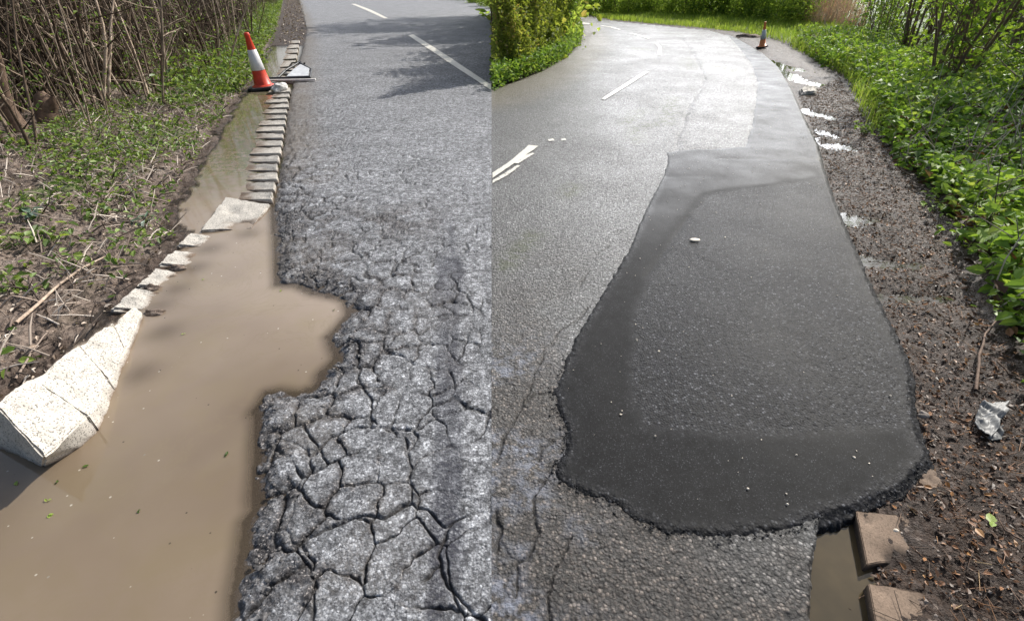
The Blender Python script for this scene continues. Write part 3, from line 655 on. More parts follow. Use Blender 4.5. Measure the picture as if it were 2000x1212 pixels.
# ------------------------------------------------------------------ tubes
def tube_np(paths, sides=5):
    """paths: list of (points (k,3), radii (k)) -> V, F, rnd"""
    V, Fq, A = [], [], []; off = 0; ang = np.arange(sides)*2*math.pi/sides
    for pts, rad in paths:
        pts = np.asarray(pts, float); k = len(pts); d = np.gradient(pts, axis=0); d /= np.linalg.norm(d, axis=1)[:, None]+1e-9
        ref = np.array([0, 0, 1.]) if abs(d[0][2]) < .8 else np.array([1., 0, 0])
        a = np.cross(d, ref); a /= np.linalg.norm(a, axis=1)[:, None]+1e-9; b = np.cross(d, a)
        ring = pts[:, None, :] + np.asarray(rad)[:, None, None]*(np.cos(ang)[None, :, None]*a[:, None, :] + np.sin(ang)[None, :, None]*b[:, None, :])
        V.append(ring.reshape(-1, 3)); i = np.arange(k-1)[:, None]*sides; j = np.arange(sides)[None, :]; j2 = (j+1) % sides
        Fq.append(np.stack([i+j, i+j2, i+sides+j2, i+sides+j], -1).reshape(-1, 4)+off); A.append(np.full(k*sides, rng.random())); off += k*sides
    return np.concatenate(V), np.concatenate(Fq), np.concatenate(A)
def tubes(name, paths, mat, parent=None, sides=5):
    V, Fq, A = tube_np(paths, sides); return link_mesh(name, mesh_np(name, V, Fq, dict(rnd=A)), mat, parent)

# fallen road-work sign in its black frame, lying over the kerb
c0 = P(574,156,.02)
sg = empty('fallen_road_sign', c0, 'collapsed white road sign in a black frame lying across the kerb', 'road sign', None, R(6))
w2, dp, hz = .34, .95, .20
def lp(u, v, off=0): return (u*w2*2, v*dp, .03 + hz*v + off)
tubes('frame', [([lp(-.5, 0), lp(-.05, .0), lp(.5, 0)], [.024]*3), ([lp(.5, 0), lp(.42, .5), lp(-.1, .95)], [.024]*3), ([lp(-.5, 0), lp(-.38, .5), lp(-.1, .95)], [.022]*3), ([lp(-.4, .45), lp(.45, .42)], [.02]*2)], M_metal, sg, 6)
tubes('leg', [([(-.05, .95, .22), (-.35, 1.35, .16), (-.55, 1.7, .03)], [.02]*3)], M_metal, sg, 6); tubes('leg', [([(.05, .9, .20), (-.15, 1.4, .1), (-.30, 1.6, .02)], [.02]*3)], M_metal, sg, 6)
tubes('leg', [([(-.5, -.08, .045), (-.1, -.1, .05), (.36, -.06, .06)], [.028]*3)], M_metal, sg, 6)
bm = bmesh.new(); vv = [bm.verts.new(lp(*q, .012)) for q in ((-.22, .06), (.44, .06), (.36, .5), (.0, .78), (-.12, .5))]; f = bm.faces.new(vv)
r_ = bmesh.ops.extrude_face_region(bm, geom=[f]); [setattr(v.co, "z", v.co.z+.012) for v in r_['geom'] if isinstance(v, bmesh.types.BMVert)]
bmesh.ops.recalc_face_normals(bm, faces=bm.faces[:]); bm_obj('sign_face', bm, M_white, sg, False)
bm = bmesh.new(); bmesh.ops.create_cube(bm, size=1, matrix=Matrix.Translation((-.08, -.16, .02)) @ Matrix.Diagonal((1.15, .07, .035, 1)))
bmesh.ops.bevel(bm, geom=bm.edges[:], offset=.006, segments=1, affect='EDGES')
bm_obj('lower_rail', bm, M_sack, sg, False)
# white sandbag leaning against the cone base
def lump(name, loc, dims, mat, label, cat, seed, rz=0, amp=.25, pinch=None, sub=4):
    bm = bmesh.new(); bmesh.ops.create_icosphere(bm, subdivisions=sub, radius=1)
    X = np.array([v.co for v in bm.verts]); n = fbm(X[:, 0]*1.7+seed, X[:, 1]*1.7+X[:, 2]*1.3, 4, seed) + .5*np.abs(fbm(X[:, 0]*5, X[:, 1]*5+X[:, 2]*4, 3, seed+3))
    for v, d in zip(bm.verts, n):
        q = v.co*(1+amp*2*float(d)); v.co = Vector((q.x*dims[0], q.y*dims[1], max(q.z, -.6)*dims[2]))
    o = bm_obj(name, bm, mat); o.location = loc; o.rotation_euler = (0, 0, rz); return tag(o, label, cat)
lump('sandbag', P(546,172,.05), (.13, .16, .09), M_sack, 'small white sack lying against the base of the tall cone', 'sack', 3)
lump('spoil_heap', P(1462,74,-.05), (.45, .3, .13), M_soil, 'low dark mound of soil left of the small cone', 'soil heap', 14)
lump('mud_clump', P(346,525,-.03), (.045, .035, .03), M_soil, 'dark mud clump in water below the third pale kerb stone', 'mud clump', 5, amp=.5, sub=3)
lump('mud_clump', P(298,563,-.03), (.05, .035, .03), M_soil, 'dark mud clump in water below the second pale kerb stone', 'mud clump', 6, amp=.5, sub=3)
lump('mud_clump', P(302,611,-.035), (.055, .03, .022), M_soil, 'flat dark mud clump in water at the far tip of the leaning kerb', 'mud clump', 7, amp=.5, sub=3)

# crumpled grey litter
def sheet(name, corners, mat, label, cat, amp, seed, n=22):
    a, b, c, d = corners; V = []
    for i in range(n+1):
        for j in range(n+1):
            u, v = i/n, j/n; p = a.lerp(b, u).lerp(d.lerp(c, u), v); V.append((p.x, p.y, p.z))
    V = np.array(V); sc_ = 9
    V[:, 2] += amp*(np.abs(fbm(V[:, 0]*sc_*2, V[:, 1]*sc_, 4, seed))*2.2 + .4*np.abs(fbm(V[:, 0]*40, V[:, 1]*40, 2, seed+2)))
    V[:, 0] += amp*.5*fbm(V[:, 0]*14, V[:, 1]*14, 3, seed+7); V[:, 1] += amp*.5*fbm(V[:, 0]*14, V[:, 1]*14, 3, seed+8)
    Fq = [(i*(n+1)+j, (i+1)*(n+1)+j, (i+1)*(n+1)+j+1, i*(n+1)+j+1) for i in range(n) for j in range(n)]
    o = link_mesh(name, mesh_np(name, V, np.array(Fq)), mat); md = o.modifiers.new('thick', 'SOLIDIFY'); md.thickness = .003
    return tag(o, label, cat)
def gz(px, py, dz=0): p = ground(px, py); p.z += dz; return p
lt = [gz(1895,838,.01), gz(1928,865,.01), gz(1966,790,.02), gz(1912,795,.02)]
sheet('plastic_bag', lt, M_bag, 'crumpled grey plastic litter lying on the wet brown verge', 'litter', .03, 5)
sheet('plastic_bag', [gz(1926,862,.005), gz(1950,860,.005), gz(1956,835,.01), gz(1930,838,.01)], M_bag, 'small torn grey scrap below the crumpled litter', 'litter', .02, 8)

# ------------------------------------------------------------------ foliage
def leaf_mesh(name, pos, size, up=.5, aspect=.55, rnd=None, fold=.18, droop=0.2, updir=None):
    """pos (n,3), size (n): one folded pointed leaf each; up 1 = facing the sky, 0 = any way"""
    n = len(pos); az = rng.random(n)*2*math.pi; tilt = (rng.random(n)*2-1)*(1-up)*1.4 + (rng.random(n)-.5)*.5
    roll = (rng.random(n)*2-1)*(1-up)*1.5 + (rng.random(n)-.5)*.4
    d = np.stack([np.cos(az)*np.cos(tilt), np.sin(az)*np.cos(tilt), np.sin(tilt)], 1)
    side = np.stack([-np.sin(az), np.cos(az), np.zeros(n)], 1); nm = np.cross(d, side)
    s2 = side*np.cos(roll)[:, None] + nm*np.sin(roll)[:, None]; n2 = np.cross(d, s2); n2 *= np.sign(n2[:, 2:3]+1e-6)
    S = np.asarray(size)[:, None]; w = S*aspect
    b = pos; r1 = pos + d*S*.3 + s2*w*.5 + n2*S*fold*.5; r2 = pos + d*S*.72 + s2*w*.36 + n2*S*(fold*.4-droop*.4); t = pos + d*S - n2*S*droop
    l1 = pos + d*S*.3 - s2*w*.5 + n2*S*fold*.5; l2 = pos + d*S*.72 - s2*w*.36 + n2*S*(fold*.4-droop*.4)
    V = np.stack([b, r1, r2, t, l2, l1], 1).reshape(-1, 3); i = np.arange(n)[:, None]*6
    Fq = np.stack([i+np.array([[0, 1, 2, 3]]), i+np.array([[0, 3, 4, 5]])], 1).reshape(-1, 4)
    rv = rng.random(n) if rnd is None else rnd
    return mesh_np(name, V, Fq, dict(rnd=np.repeat(rv, 6)), smooth=False)
def blade_mesh(name, pos, hgt, wid, lean=.5, rnd=None):
    n = len(pos); az = rng.random(n)*2*math.pi; h = np.asarray(hgt)[:, None]; w = np.asarray(wid)[:, None]
    d = np.stack([np.cos(az), np.sin(az), np.zeros(n)], 1); s = np.stack([-np.sin(az), np.cos(az), np.zeros(n)], 1); up = np.array([[0, 0, 1.]]); l = (rng.random(n)*lean)[:, None]
    m_ = pos + up*h*.6 + d*h*l*.35; t = pos + up*h*(1-.3*l) + d*h*l
    V = np.stack([pos-s*w/2, pos+s*w/2, m_+s*w*.4, m_-s*w*.4, t+s*w*.05, t-s*w*.05], 1).reshape(-1, 3); i = np.arange(n)[:, None]*6
    Fq = np.stack([i+np.array([[0, 1, 2, 3]]), i+np.array([[3, 2, 4, 5]])], 1).reshape(-1, 4)
    rv = rng.random(n) if rnd is None else rnd
    return mesh_np(name, V, Fq, dict(rnd=np.repeat(rv, 6)), smooth=False)
def scatter_poly(pxpoly, n, clump=None, extra=0):
    """n random ground points inside an outline (even over the ground), with heights"""
    pg = poly(pxpoly); lo, hi = pg.min(0), pg.max(0); out = []; tot = 0
    while tot < n:
        q = lo + rng.random((n*3, 2))*(hi-lo); k = inside(q[:, 0], q[:, 1], pg)
        if clump: k &= clump(q[:, 0], q[:, 1]) > rng.random(len(q))
        q = q[k]; out.append(q); tot += len(q)
        if len(out) > 60: break
    q = np.concatenate(out)[:n]; z, _, _ = soil_z(q[:, 0], q[:, 1]); return np.column_stack([q, z])

# --- bare coppiced shrubs of the hedge on the left
def stem_paths(nst, hgt, rad, spread, lean, twigs, bias=(0, 0)):
    P_ = []; tips = []
    for _ in range(nst):
        a = random.uniform(0, 6.28); r0 = spread*math.sqrt(random.random()); b = Vector((r0*math.cos(a), r0*math.sin(a), -.05))
        la = a + random.uniform(-.8, .8); ln = random.uniform(0, lean); dirv = Vector((math.cos(la)*math.sin(ln)+bias[0], math.sin(la)*math.sin(ln)+bias[1], math.cos(ln))).normalized()
        h = hgt*random.uniform(.7, 1.1); k = 8; pts = []; p = b.copy(); rr = rad*random.uniform(.5, 1.2)
        for i in range(k):
            pts.append(tuple(p)); p = p + dirv*(h/(k-1)); dirv = (dirv + Vector((random.uniform(-.14, .14), random.uniform(-.14, .14), random.uniform(-.02, .08)))).normalized()
        P_.append((pts, np.linspace(rr, rr*.35, k)))
        for _t in range(twigs):
            i = random.randint(1, k-2); s = Vector(pts[i]); ta = random.uniform(0, 6.28); up = random.uniform(.1, 1.3)
            td = Vector((math.cos(ta), math.sin(ta), up)).normalized(); L = random.uniform(.25, .8); q = [s]
            for _j in range(3): q.append(q[-1] + td*L/3); td = (td + Vector((random.uniform(-.25, .25), random.uniform(-.25, .25), random.uniform(-.1, .25)))).normalized()
            P_.append(([tuple(v) for v in q], [rr*.35, rr*.3, rr*.22, rr*.12])); tips += q[1:]
    return P_, tips
def shrub_proto(nst, hgt, rad, spread, lean, twigs, leafn, bark, leafmat, lsize, bias=(0, 0), leaf_low=None):
    paths, tips = stem_paths(nst, hgt, rad, spread, lean, twigs, bias)
    V, Fq, A = tube_np(paths, 5); sm = mesh_np('stems', V, Fq, dict(rnd=A)); sm.materials.append(bark); lm = None
    if leafn:
        T = np.array([tuple(t) for t in tips]); pos = T[rng.integers(0, len(T), leafn)] + rng.normal(0, .07, (leafn, 3))
        lm = leaf_mesh('leaves', pos, lsize*(.6+.8*rng.random(leafn)), .3); lm.materials.append(leafmat)
    return sm, lm
def put_shrub(proto, loc, label, cat, group, rz, sc_, name='shrub'):
    t = empty(name, loc, label, cat, group, rz); t.scale = (sc_,)*3
    sm, lm = proto
    o = bpy.data.objects.new('stems', sm); COL.objects.link(o); o.parent = t
    if lm: o = bpy.data.objects.new('leaves', lm); COL.objects.link(o); o.parent = t
    return t
bare = [shrub_proto(10, 2.6, .020, .40, .40, 7, 260, M_bark, M_weed, .045), shrub_proto(12, 2.4, .015, .50, .34, 8, 260, M_bark, M_weed, .04),
        shrub_proto(8, 2.8, .030, .35, .45, 8, 200, M_bark, M_weed, .05), shrub_proto(16, 2.2, .010, .60, .28, 7, 260, M_bark, M_weed, .04)]
front = [(30,300),(120,262),(190,232),(250,205),(310,190),(365,172),(410,152),(440,120),(470,88),(492,62),(508,42),(520,25)]
gl = 'leafless grey-brown hedge shrub of upright stems in the thicket left of the flooded kerb'
for i, (px, py) in enumerate(front):
    p = ground(px, py); dn = Vector((p.x, p.y, 0)).normalized(); side = Vector((-1, .15, 0)).normalized()
    for k in range(5):
        q = p + side*(k*1.0 + random.uniform(-.3, .3)) + dn*(random.uniform(-.2, .9) + k*.35); q.z = soil_h(q.x, q.y)-.02
        put_shrub(bare[(i+k) % 4 if k else (2 if i == 0 else (i*3) % 4)], q, gl if (i, k) != (0, 0) else 'thick-stemmed bare shrub nearest the camera at the left edge', 'shrub', 'bare shrubs of the hedge beside the flooded kerb', random.uniform(0, 6.28), random.uniform(.85, 1.25))
# gnarled dark trunk at the far left
gp_ = ground(40, 255)
t = empty('hedge_stump', gp_, 'dark gnarled old hedge trunk forking at the left edge', 'stump')
tubes('trunk', [([(0, 0, -.05), (-.03, .02, .25), (.02, .03, .5), (.12, .05, .8), (.2, .05, 1.0)], [.12, .085, .075, .07, .05]), ([(-.02, .02, .3), (-.12, .0, .6), (-.16, .0, 1.1)], [.06, .05, .035])], M_bark2, t, 9)
tubes('branch', [([(.2, .05, 1.0), (.12, .1, 1.5), (.0, .1, 2.2)], [.04, .03, .02]), ([(.12, .05, .8), (.35, .1, 1.4), (.4, .1, 2.2)], [.04, .03, .02])], M_bark, t, 7)
gp_ = ground(100, 240)
t = empty('hedge_stump', gp_, 'broken mossy stump with splintered top right of the gnarled trunk', 'stump')
tubes('trunk', [([(0, 0, -.05), (.02, 0, .15), (.05, .02, .32), (.06, .02, .4)], [.16, .13, .10, .03]), ([(.05, 0, .1), (.16, .02, .25), (.2, .02, .34)], [.08, .06, .02])], M_bark2, t, 9)

# dense thicket far behind the stems
def blob_leaves(n, cen, dims, size, up=.25):
    q = rng.normal(0, 1, (n, 3)); q /= np.linalg.norm(q, axis=1)[:, None]; r = (.55+.5*rng.random(n))[:, None]; return cen + q*r*np.array(dims), size*(.6+.8*rng.random(n))
pts = []; 
for k in range(2600):
    a = random.uniform(-60, 545); p = P(a, 0); fr = np.interp(a, [-60, 30, 250, 440, 520], [310, 300, 205, 120, 25]); b = P(a, fr)
    dd = Vector((b.x, b.y, 0)).length + random.uniform(1.5, 9); dr = Vector((b.x, b.y, 0)).normalized()*dd; h = random.uniform(1.2, 3)
    pts.append(([(dr.x, dr.y, 0), (dr.x+random.uniform(-.2, .2), dr.y, h*.5), (dr.x+random.uniform(-.5, .5), dr.y+random.uniform(-.3, .3), h)], [random.uniform(.006, .018), .009, .004]))
o = tubes('thicket', pts, M_dark, None, 4); tag(o, 'mass of grey-brown saplings and canes deep in the left hedge', 'thicket', kind='stuff')

# --- verge greenery on the left (uncountable)
LV = [(-60,930),(60,800),(150,668),(235,572),(310,500),(338,450),(330,400),(372,330),(400,280),(440,225),(478,172),(505,120),(525,70),(545,10),(470,10),(440,100),(330,160),(200,220),(60,290),(-200,330),(-300,700)]
cl1 = lambda x, y: np.clip(sstep(-.22, .08, fbm(x*1.6, y*1.6, 4, 77)+.10*sstep(-1.2, -3, x)), .04, 1)*np.clip(.45+.55*sstep(3.2, 6, y), 0, 1)
pw = scatter_poly(LV, 40000, cl1); pw[:, 2] += rng.random(len(pw))*.13
tag(link_mesh('weeds', leaf_mesh('weeds', pw, .025+.05*rng.random(len(pw)), .45), M_weed), 'low green weeds and nettles over the left verge', 'weeds', kind='stuff')
LV2 = [(330,165),(420,135),(470,90),(500,40),(520,5),(553,0),(540,60),(520,120),(490,165),(455,195),(380,230),(300,215)]
pw = scatter_poly(LV2, 15000, lambda x, y: np.clip(sstep(-.25, .15, fbm(x*1.4, y*1.4, 4, 79)), .1, 1)); pw[:, 2] += rng.random(len(pw))**1.5*.55
tag(link_mesh('weeds', leaf_mesh('weeds', pw, .05+.07*rng.random(len(pw)), .4), M_weed), 'bright green weeds below the bare stems beside the tall cone', 'weeds', kind='stuff')
LV3 = [(-250,330),(30,300),(120,262),(250,205),(365,172),(440,120),(492,62),(520,25),(470,5),(330,40),(150,90),(-100,150),(-300,250)]
pw = scatter_poly(LV3, 9000, lambda x, y: np.clip(sstep(-.25, .1, fbm(x*1.5, y*1.5, 4, 91)), .05, 1)); pw[:, 2] += rng.random(len(pw))*.5
tag(link_mesh('weeds', leaf_mesh('weeds', pw, .04+.06*rng.random(len(pw)), .4), M_weed), 'scattered green weeds and brambles among the bare stems', 'weeds', kind='stuff')
pw = scatter_poly(LV3, 9000); pw[:, 2] += rng.random(len(pw))**2*.25
tag(link_mesh('leaf_litter', leaf_mesh('leaf_litter', pw, .03+.07*rng.random(len(pw)), .4, .45), M_litter), 'pale dead leaves and brush on the hedge floor', 'leaf litter', kind='stuff')
pl = scatter_poly(LV, 30000); pl[:, 2] += .004+rng.random(len(pl))*.02
tag(link_mesh('leaf_litter', leaf_mesh('leaf_litter', pl, .015+.04*rng.random(len(pl))**1.5, .5, .45), M_litter), 'dry pale leaf litter on the left verge', 'leaf litter', kind='stuff')
ps = scatter_poly(LV, 11000); paths = []
for p in ps:
    a = random.uniform(0, 6.28); L = random.uniform(.04, .22); e = random.uniform(-.02, .14); d = np.array([math.cos(a)*L, math.sin(a)*L, e]); q = p + np.array([0, 0, .012])
    paths.append(([q, q+d*.5+np.array([random.uniform(-.01, .01), random.uniform(-.01, .01), .008]), q+d], [.003+.004*random.random()]*2+[.002]))
o = tubes('twigs', paths, M_twig, None, 4); tag(o, 'scattered dry twigs and dead stalks on the left verge', 'twigs', kind='stuff')
q = scatter_poly([(545,85),(600,85),(596,30),(586,-5),(556,-5),(552,40)], 2600); q[:, 2] += .01
tag(link_mesh('leaf_litter', leaf_mesh('leaf_litter', q, .04+.09*rng.random(len(q)), .5, .5), M_litter), 'silt and dead leaves along the far gutter', 'leaf litter', kind='stuff')
# a few long fallen sticks one can point to
def stick(px, r, mat, label, name='stick', lift=.02):
    pts = [gz(a, b, lift + random.uniform(0, .015)) for a, b in px]; c = pts[0].copy()
    dense = []
    for a, b in zip(pts, pts[1:]):
        for i in range(4): dense.append(a.lerp(b, i/4) + Vector((random.uniform(-.004, .004), random.uniform(-.004, .004), random.uniform(-.002, .004))))
    dense.append(pts[-1]); rr = np.linspace(r, r*.5, len(dense))
    o = tubes(name, [([tuple(q-c) for q in dense], rr)], mat, None, 6); o.location = c; return tag(o, label, 'stick')
stick([(40,640),(110,570),(165,530),(215,505)], .011, M_bark, 'long grey stick lying along the left verge above the leaning kerb')
stick([(35,745),(65,690),(95,655)], .007, M_twig, 'thin pale stalk leaning over soil beside the leaning kerb')
stick([(15,225),(45,245),(95,285)], .014, M_bark, 'slanting pale branch on the ground below the gnarled trunk', lift=.06)
stick([(225,395),(260,362),(300,352)], .008, M_twig, 'short pale stick in the middle of the left verge')
stick([(70,290),(120,298),(160,292)], .011, M_bark, 'fallen branch lying level near the foot of the left hedge', lift=.04)
stick([(1907,762),(1908,700),(1920,660),(1950,620)], .008, M_bark2, 'reddish brown fallen branch curving over the wet verge')
stick([(1942,712),(1965,735),(2000,745)], .005, M_bark, 'thin grey twig on bare mud beside the red-brown branch')
stick([(1990,1060),(1960,1040),(1940,1015)], .004, M_bark2, 'thin brown stalk carrying the yellow leaf at the right edge')
stick([(2010,590),(1985,560),(1975,540)], .007, M_bark2, 'brown stick under leaves at the right edge')
# pale docks
def plant(px, py, n, size, mat, label, spread, hgt, up=.55, name='plant', cat='plant', group=None, aspect=.6):
    p = gz(px, py); t = empty(name, p, label, cat, group)
    pos = np.column_stack([rng.normal(0, spread, n), rng.normal(0, spread, n), hgt*(.25+.75*rng.random(n))])
    me = leaf_mesh('leaves', pos, size*(.6+.8*rng.random(n)), up, aspect); link_mesh('leaves', me, mat, t)
    tubes('stems', [([(0, 0, -.02), (q[0]*.6, q[1]*.6, q[2]*.6), tuple(q)], [.004, .003, .002]) for q in pos[:max(6, n//5)]], M_weed, t, 4)
    return t
plant(68,428,9,.11,M_ivy,'pale grey-green broad-leaved dock on the left verge',.03,.10)
plant(95,470,28,.07,M_weed,'dark green leafy clump beside the pale dock',.09,.10)
plant(35,485,30,.07,M_weed,'dark green leafy clump at the left edge below the dock',.09,.10)
plant(165,330,60,.06,M_weed,'mound of fresh green nettles at the foot of the thick-stemmed shrub',.16,.2)
plant(190,425,26,.05,M_weed,'small green seedling tuft between dock and muddy shore',.07,.08)
plant(235,115,30,.10,M_ivy,'pale glaucous leaves among the bare hedge stems',.25,.35)
plant(275,440,16,.07,M_ivy,'grey-green grassy tuft on bare mud near the shore',.06,.06,aspect=.2)
plant(20,555,30,.05,M_weed,'low green tuft at the left edge above the long stick',.1,.07)

# floating leaves
def one_leaf(px, py, z, size, mat, rn, label, group, name='leaf'):
    p = P(px, py, z); me = leaf_mesh(name, np.zeros((2, 3)) + np.array([[0, 0, 0], [size*.15, size*.1, .002]]), np.array([size, size*.7]), .92, .6, np.array([rn, rn*.8]), .1, .08)
    o = link_mesh(name, me, mat); o.location = p; return tag(o, label, 'leaf', group)
for (a, b, s_, rn, lb) in [(172,908,.022,.3,'small green leaf floating near the end of the leaning kerb'),(112,942,.022,.2,'green leaf floating in shallow water below the kerb end'),(92,978,.018,1.,'pale yellow petal floating near the bottom left corner'),
        (92,1006,.024,.95,'dull yellow leaf half sunk beside the pale petal'),(30,940,.026,.9,'olive leaf stranded at the muddy left edge'),(442,888,.022,.0,'dark green leaf floating near the broken road edge'),
        (547,567,.026,.9,'bright green leaf floating in the pothole corner'),(652,606,.016,.1,'tiny dark leaf in the pothole inlet'),(359,651,.016,.8,'tiny green leaf afloat in the middle of the muddy water'),(268,997,.014,.0,'dark speck of leaf afloat in the lower muddy water'),(398,545,.016,.9,'small yellow-green leaf afloat right of the pale stones')]:
    one_leaf(a, b, WZ+.004, s_, M_bright if rn > .5 else M_weed, rn, lb, 'leaves floating on the muddy water')
one_leaf(1938,1022,.03, .055, M_bright, 1., 'yellow fallen leaf on the wet verge at the right edge', None)
one_leaf(1905,1030,.02, .04, M_dead, .96, 'orange fallen leaf left of the yellow leaf', None)
lump('stone_chip', P(1357,468,.02), (.046, .026, .006), M_flake, 'pale flat stone chip lying on the dark tarmac repair', 'stone', 2, amp=.2, sub=3)
lump('stone_chip', P(1622,1028,-.043), (.016, .010, .006), M_flake, 'white scrap floating in the brown gutter water', 'scrap', 4, amp=.3, sub=3)
lump('stone_chip', P(1750,1035,.016), (.010, .007, .006), M_flake, 'tiny pale chip at the near edge of the tarmac repair', 'stone', 5, amp=.3, sub=2)
lump('stone_chip', P(1803,810,.0), (.016, .024, .018), M_stone, 'dark pebble against the right edge of the tarmac repair', 'stone', 8, amp=.3, sub=3)

# --- right-hand wet verge litter
RV = [(1600,1420),(1700,1000),(1790,930),(1800,800),(1770,680),(1712,560),(1665,455),(1625,360),(1600,270),(1560,185),(1640,150),(1700,240),(1790,360),(1860,480),(1940,640),(2040,800),(2300,1150),(2200,1420)]
pl = scatter_poly(RV, 20000); pl[:, 2] += .003+rng.random(len(pl))*.008
keep = ~inside(pl[:, 0], pl[:, 1], gutter_pg)
slab_pg = [poly([(1660,990),(1830,1005),(1840,1085),(1685,1112)]), poly([(1685,1128),(1850,1150),(1890,1270),(1715,1290)])]
for sp in slab_pg: keep &= ~inside(pl[:, 0], pl[:, 1], sp)
pl = pl[keep]
tag(link_mesh('leaf_litter', leaf_mesh('leaf_litter', pl,   .008+.026*rng.random(len(pl))**2, .6, .6, rng.random(len(pl))*.97), M_dead), 'wet brown leaf litter on the right verge', 'leaf litter', kind='stuff')
ps = scatter_poly(RV, 2600); paths = []
for p in ps:
    a = random.uniform(0, 6.28); L = random.uniform(.02, .10); d = np.array([math.cos(a)*L, math.sin(a)*L, random.uniform(-.005, .012)]); q = p + np.array([0, 0, .008])
    paths.append(([q, q+d*.5, q+d], [.0016, .0014, .001]))
o = tubes('twigs', paths, M_dead, None, 4); tag(o, 'fine dark twigs among the wet leaf litter', 'twigs', kind='stuff')
# small stones in the wet verge
ps = scatter_poly(RV, 1500); V, Fq, off = [], [], 0
bm = bmesh.new(); bmesh.ops.create_icosphere(bm, subdivisions=1, radius=1); bv = np.array([v.co for v in bm.verts]); bf = np.array([[v.index for v in f.verts] for f in bm.faces]); bm.free()
for p in ps:
    if inside(np.array([p[0]]), np.array([p[1]]), gutter_pg)[0]: continue
    r = .003+.007*random.random()**2; V.append(bv*r*np.array([random.uniform(.7, 1.3), random.uniform(.7, 1.3), .6])*(1+.25*rng.normal(0, 1, (len(bv), 1))) + p + np.array([0, 0, r*.3])); Fq.append(bf+off); off += len(bv)
tag(link_mesh('gravel', mesh_np('gravel', np.concatenate(V), np.concatenate(Fq), smooth=False), M_stone), 'small stones in the wet verge mud', 'gravel', kind='stuff')

# loose grit on the repair and crumbs of broken asphalt at the pothole rim
def crumbs(name, pts, rmin, rmax, mat, label, zoff):
    V, Fq, off = [], [], 0
    for p in pts:
        r = rmin + (rmax-rmin)*random.random()**2.5
        V.append(bv*r*np.array([random.uniform(.7, 1.3), random.uniform(.7, 1.3), .65])*(1+.22*rng.normal(0, 1, (len(bv), 1))) + np.array([p[0], p[1], zoff + r*.25])); Fq.append(bf+off); off += len(bv)
    tag(link_mesh(name, mesh_np(name, np.concatenate(V), np.concatenate(Fq), smooth=False), mat), label, 'grit', kind='stuff')
q = scatter_poly(PATCH_PX, 420); q = q[sdist(q[:, 0], q[:, 1], patch_pg) > .06]
crumbs('grit', q, .0015, .006, M_flake, 'pale grit scattered over the dark tarmac repair', .012)
q = scatter_poly([(440,1212),(450,1000),(490,800),(600,700),(640,560),(535,540),(530,400),(600,400),(720,560),(720,760),(640,900),(600,1212)], 3000)
q = q[(sdist(q[:, 0], q[:, 1], road_pg, edge=road_edge) > .07)]; wq = np.exp(-sdist(q[:, 0], q[:, 1], road_pg, edge=road_edge)/.16) > rng.random(len(q)); q = q[wq]
crumbs('rubble', q, .003, .013, M_tar, 'loose dark crumbs of asphalt along the broken pothole rim', -.006)
q = scatter_poly([(1060,700),(1060,940),(1180,1010),(1300,1075),(1500,1075),(1700,1010),(1840,900),(1700,900),(1500,1000),(1300,1000),(1150,920),(1150,700)], 2500)
sq = np.abs(sdist(q[:, 0], q[:, 1], patch_pg) - .004); q = q[np.exp(-(sq/.022)**2) > rng.random(len(q))]; q = q[~inside(q[:, 0], q[:, 1], gutter_pg)]
crumbs('rubble', q, .002, .006, M_black, 'fine black crumbs along the ragged edge of the tarmac repair', .003)
# --- green bank on the right
RG = [(2350,1100),(2060,800),(1975,690),(1935,600),(1895,520),(1850,440),(1800,370),(1735,300),(1705,215),(1650,145),(1600,125),(1570,100),(1540,82),(1600,60),(1700,70),(1800,120),(1900,160),(2100,200),(2500,300),(2700,700)]
def bank_leaves(pxp, n, smin, smax, hmax, mat, name, label, dens, up=.5, pw_=1.2):
    q = scatter_poly(pxp, n, dens); v_ = np.clip(.45 + .75*fbm(q[:, 0]*.8, q[:, 1]*.8, 4, 87), 0, 1); q[:, 2] += rng.random(len(q))**pw_*hmax*(.5+1.1*v_)
    d = np.hypot(q[:, 0], q[:, 1]); s_ = (smin + (smax-smin)*rng.random(len(q)))
    tag(link_mesh(name, leaf_mesh(name, q, s_, up, .68, np.clip(v_ + .22*rng.normal(0, 1, len(q)), 0, 1)), mat), label, 'weeds', kind='stuff')
dn1 = lambda x, y: np.clip(sstep(-.30, .10, fbm(x*1.8, y*1.8, 4, 81)), .05, 1)
NEAR = [(2350,1100),(2060,800),(1985,690),(1945,610),(1905,525),(1860,440),(1805,365),(1740,300),(1712,235),(1800,240),(2100,330),(2500,500)]
bank_leaves(NEAR, 7500, .045, .12, .30, M_nettle, 'ground_cover', 'leafy nettles and garlic mustard over the right bank', dn1)
MIDP = [(1712,245),(1700,205),(1650,145),(1605,128),(1570,100),(1545,84),(1640,80),(1760,110),(1900,150),(2200,200),(2400,330),(2000,310)]
bank_leaves(MIDP, 18000, .06, .14, .42, M_nettle, 'ground_cover', 'thick green undergrowth below the leafy shrubs on the right', lambda x, y: np.clip(sstep(-.5, .0, fbm(x*1.2, y*1.2, 4, 83)), .25, 1))
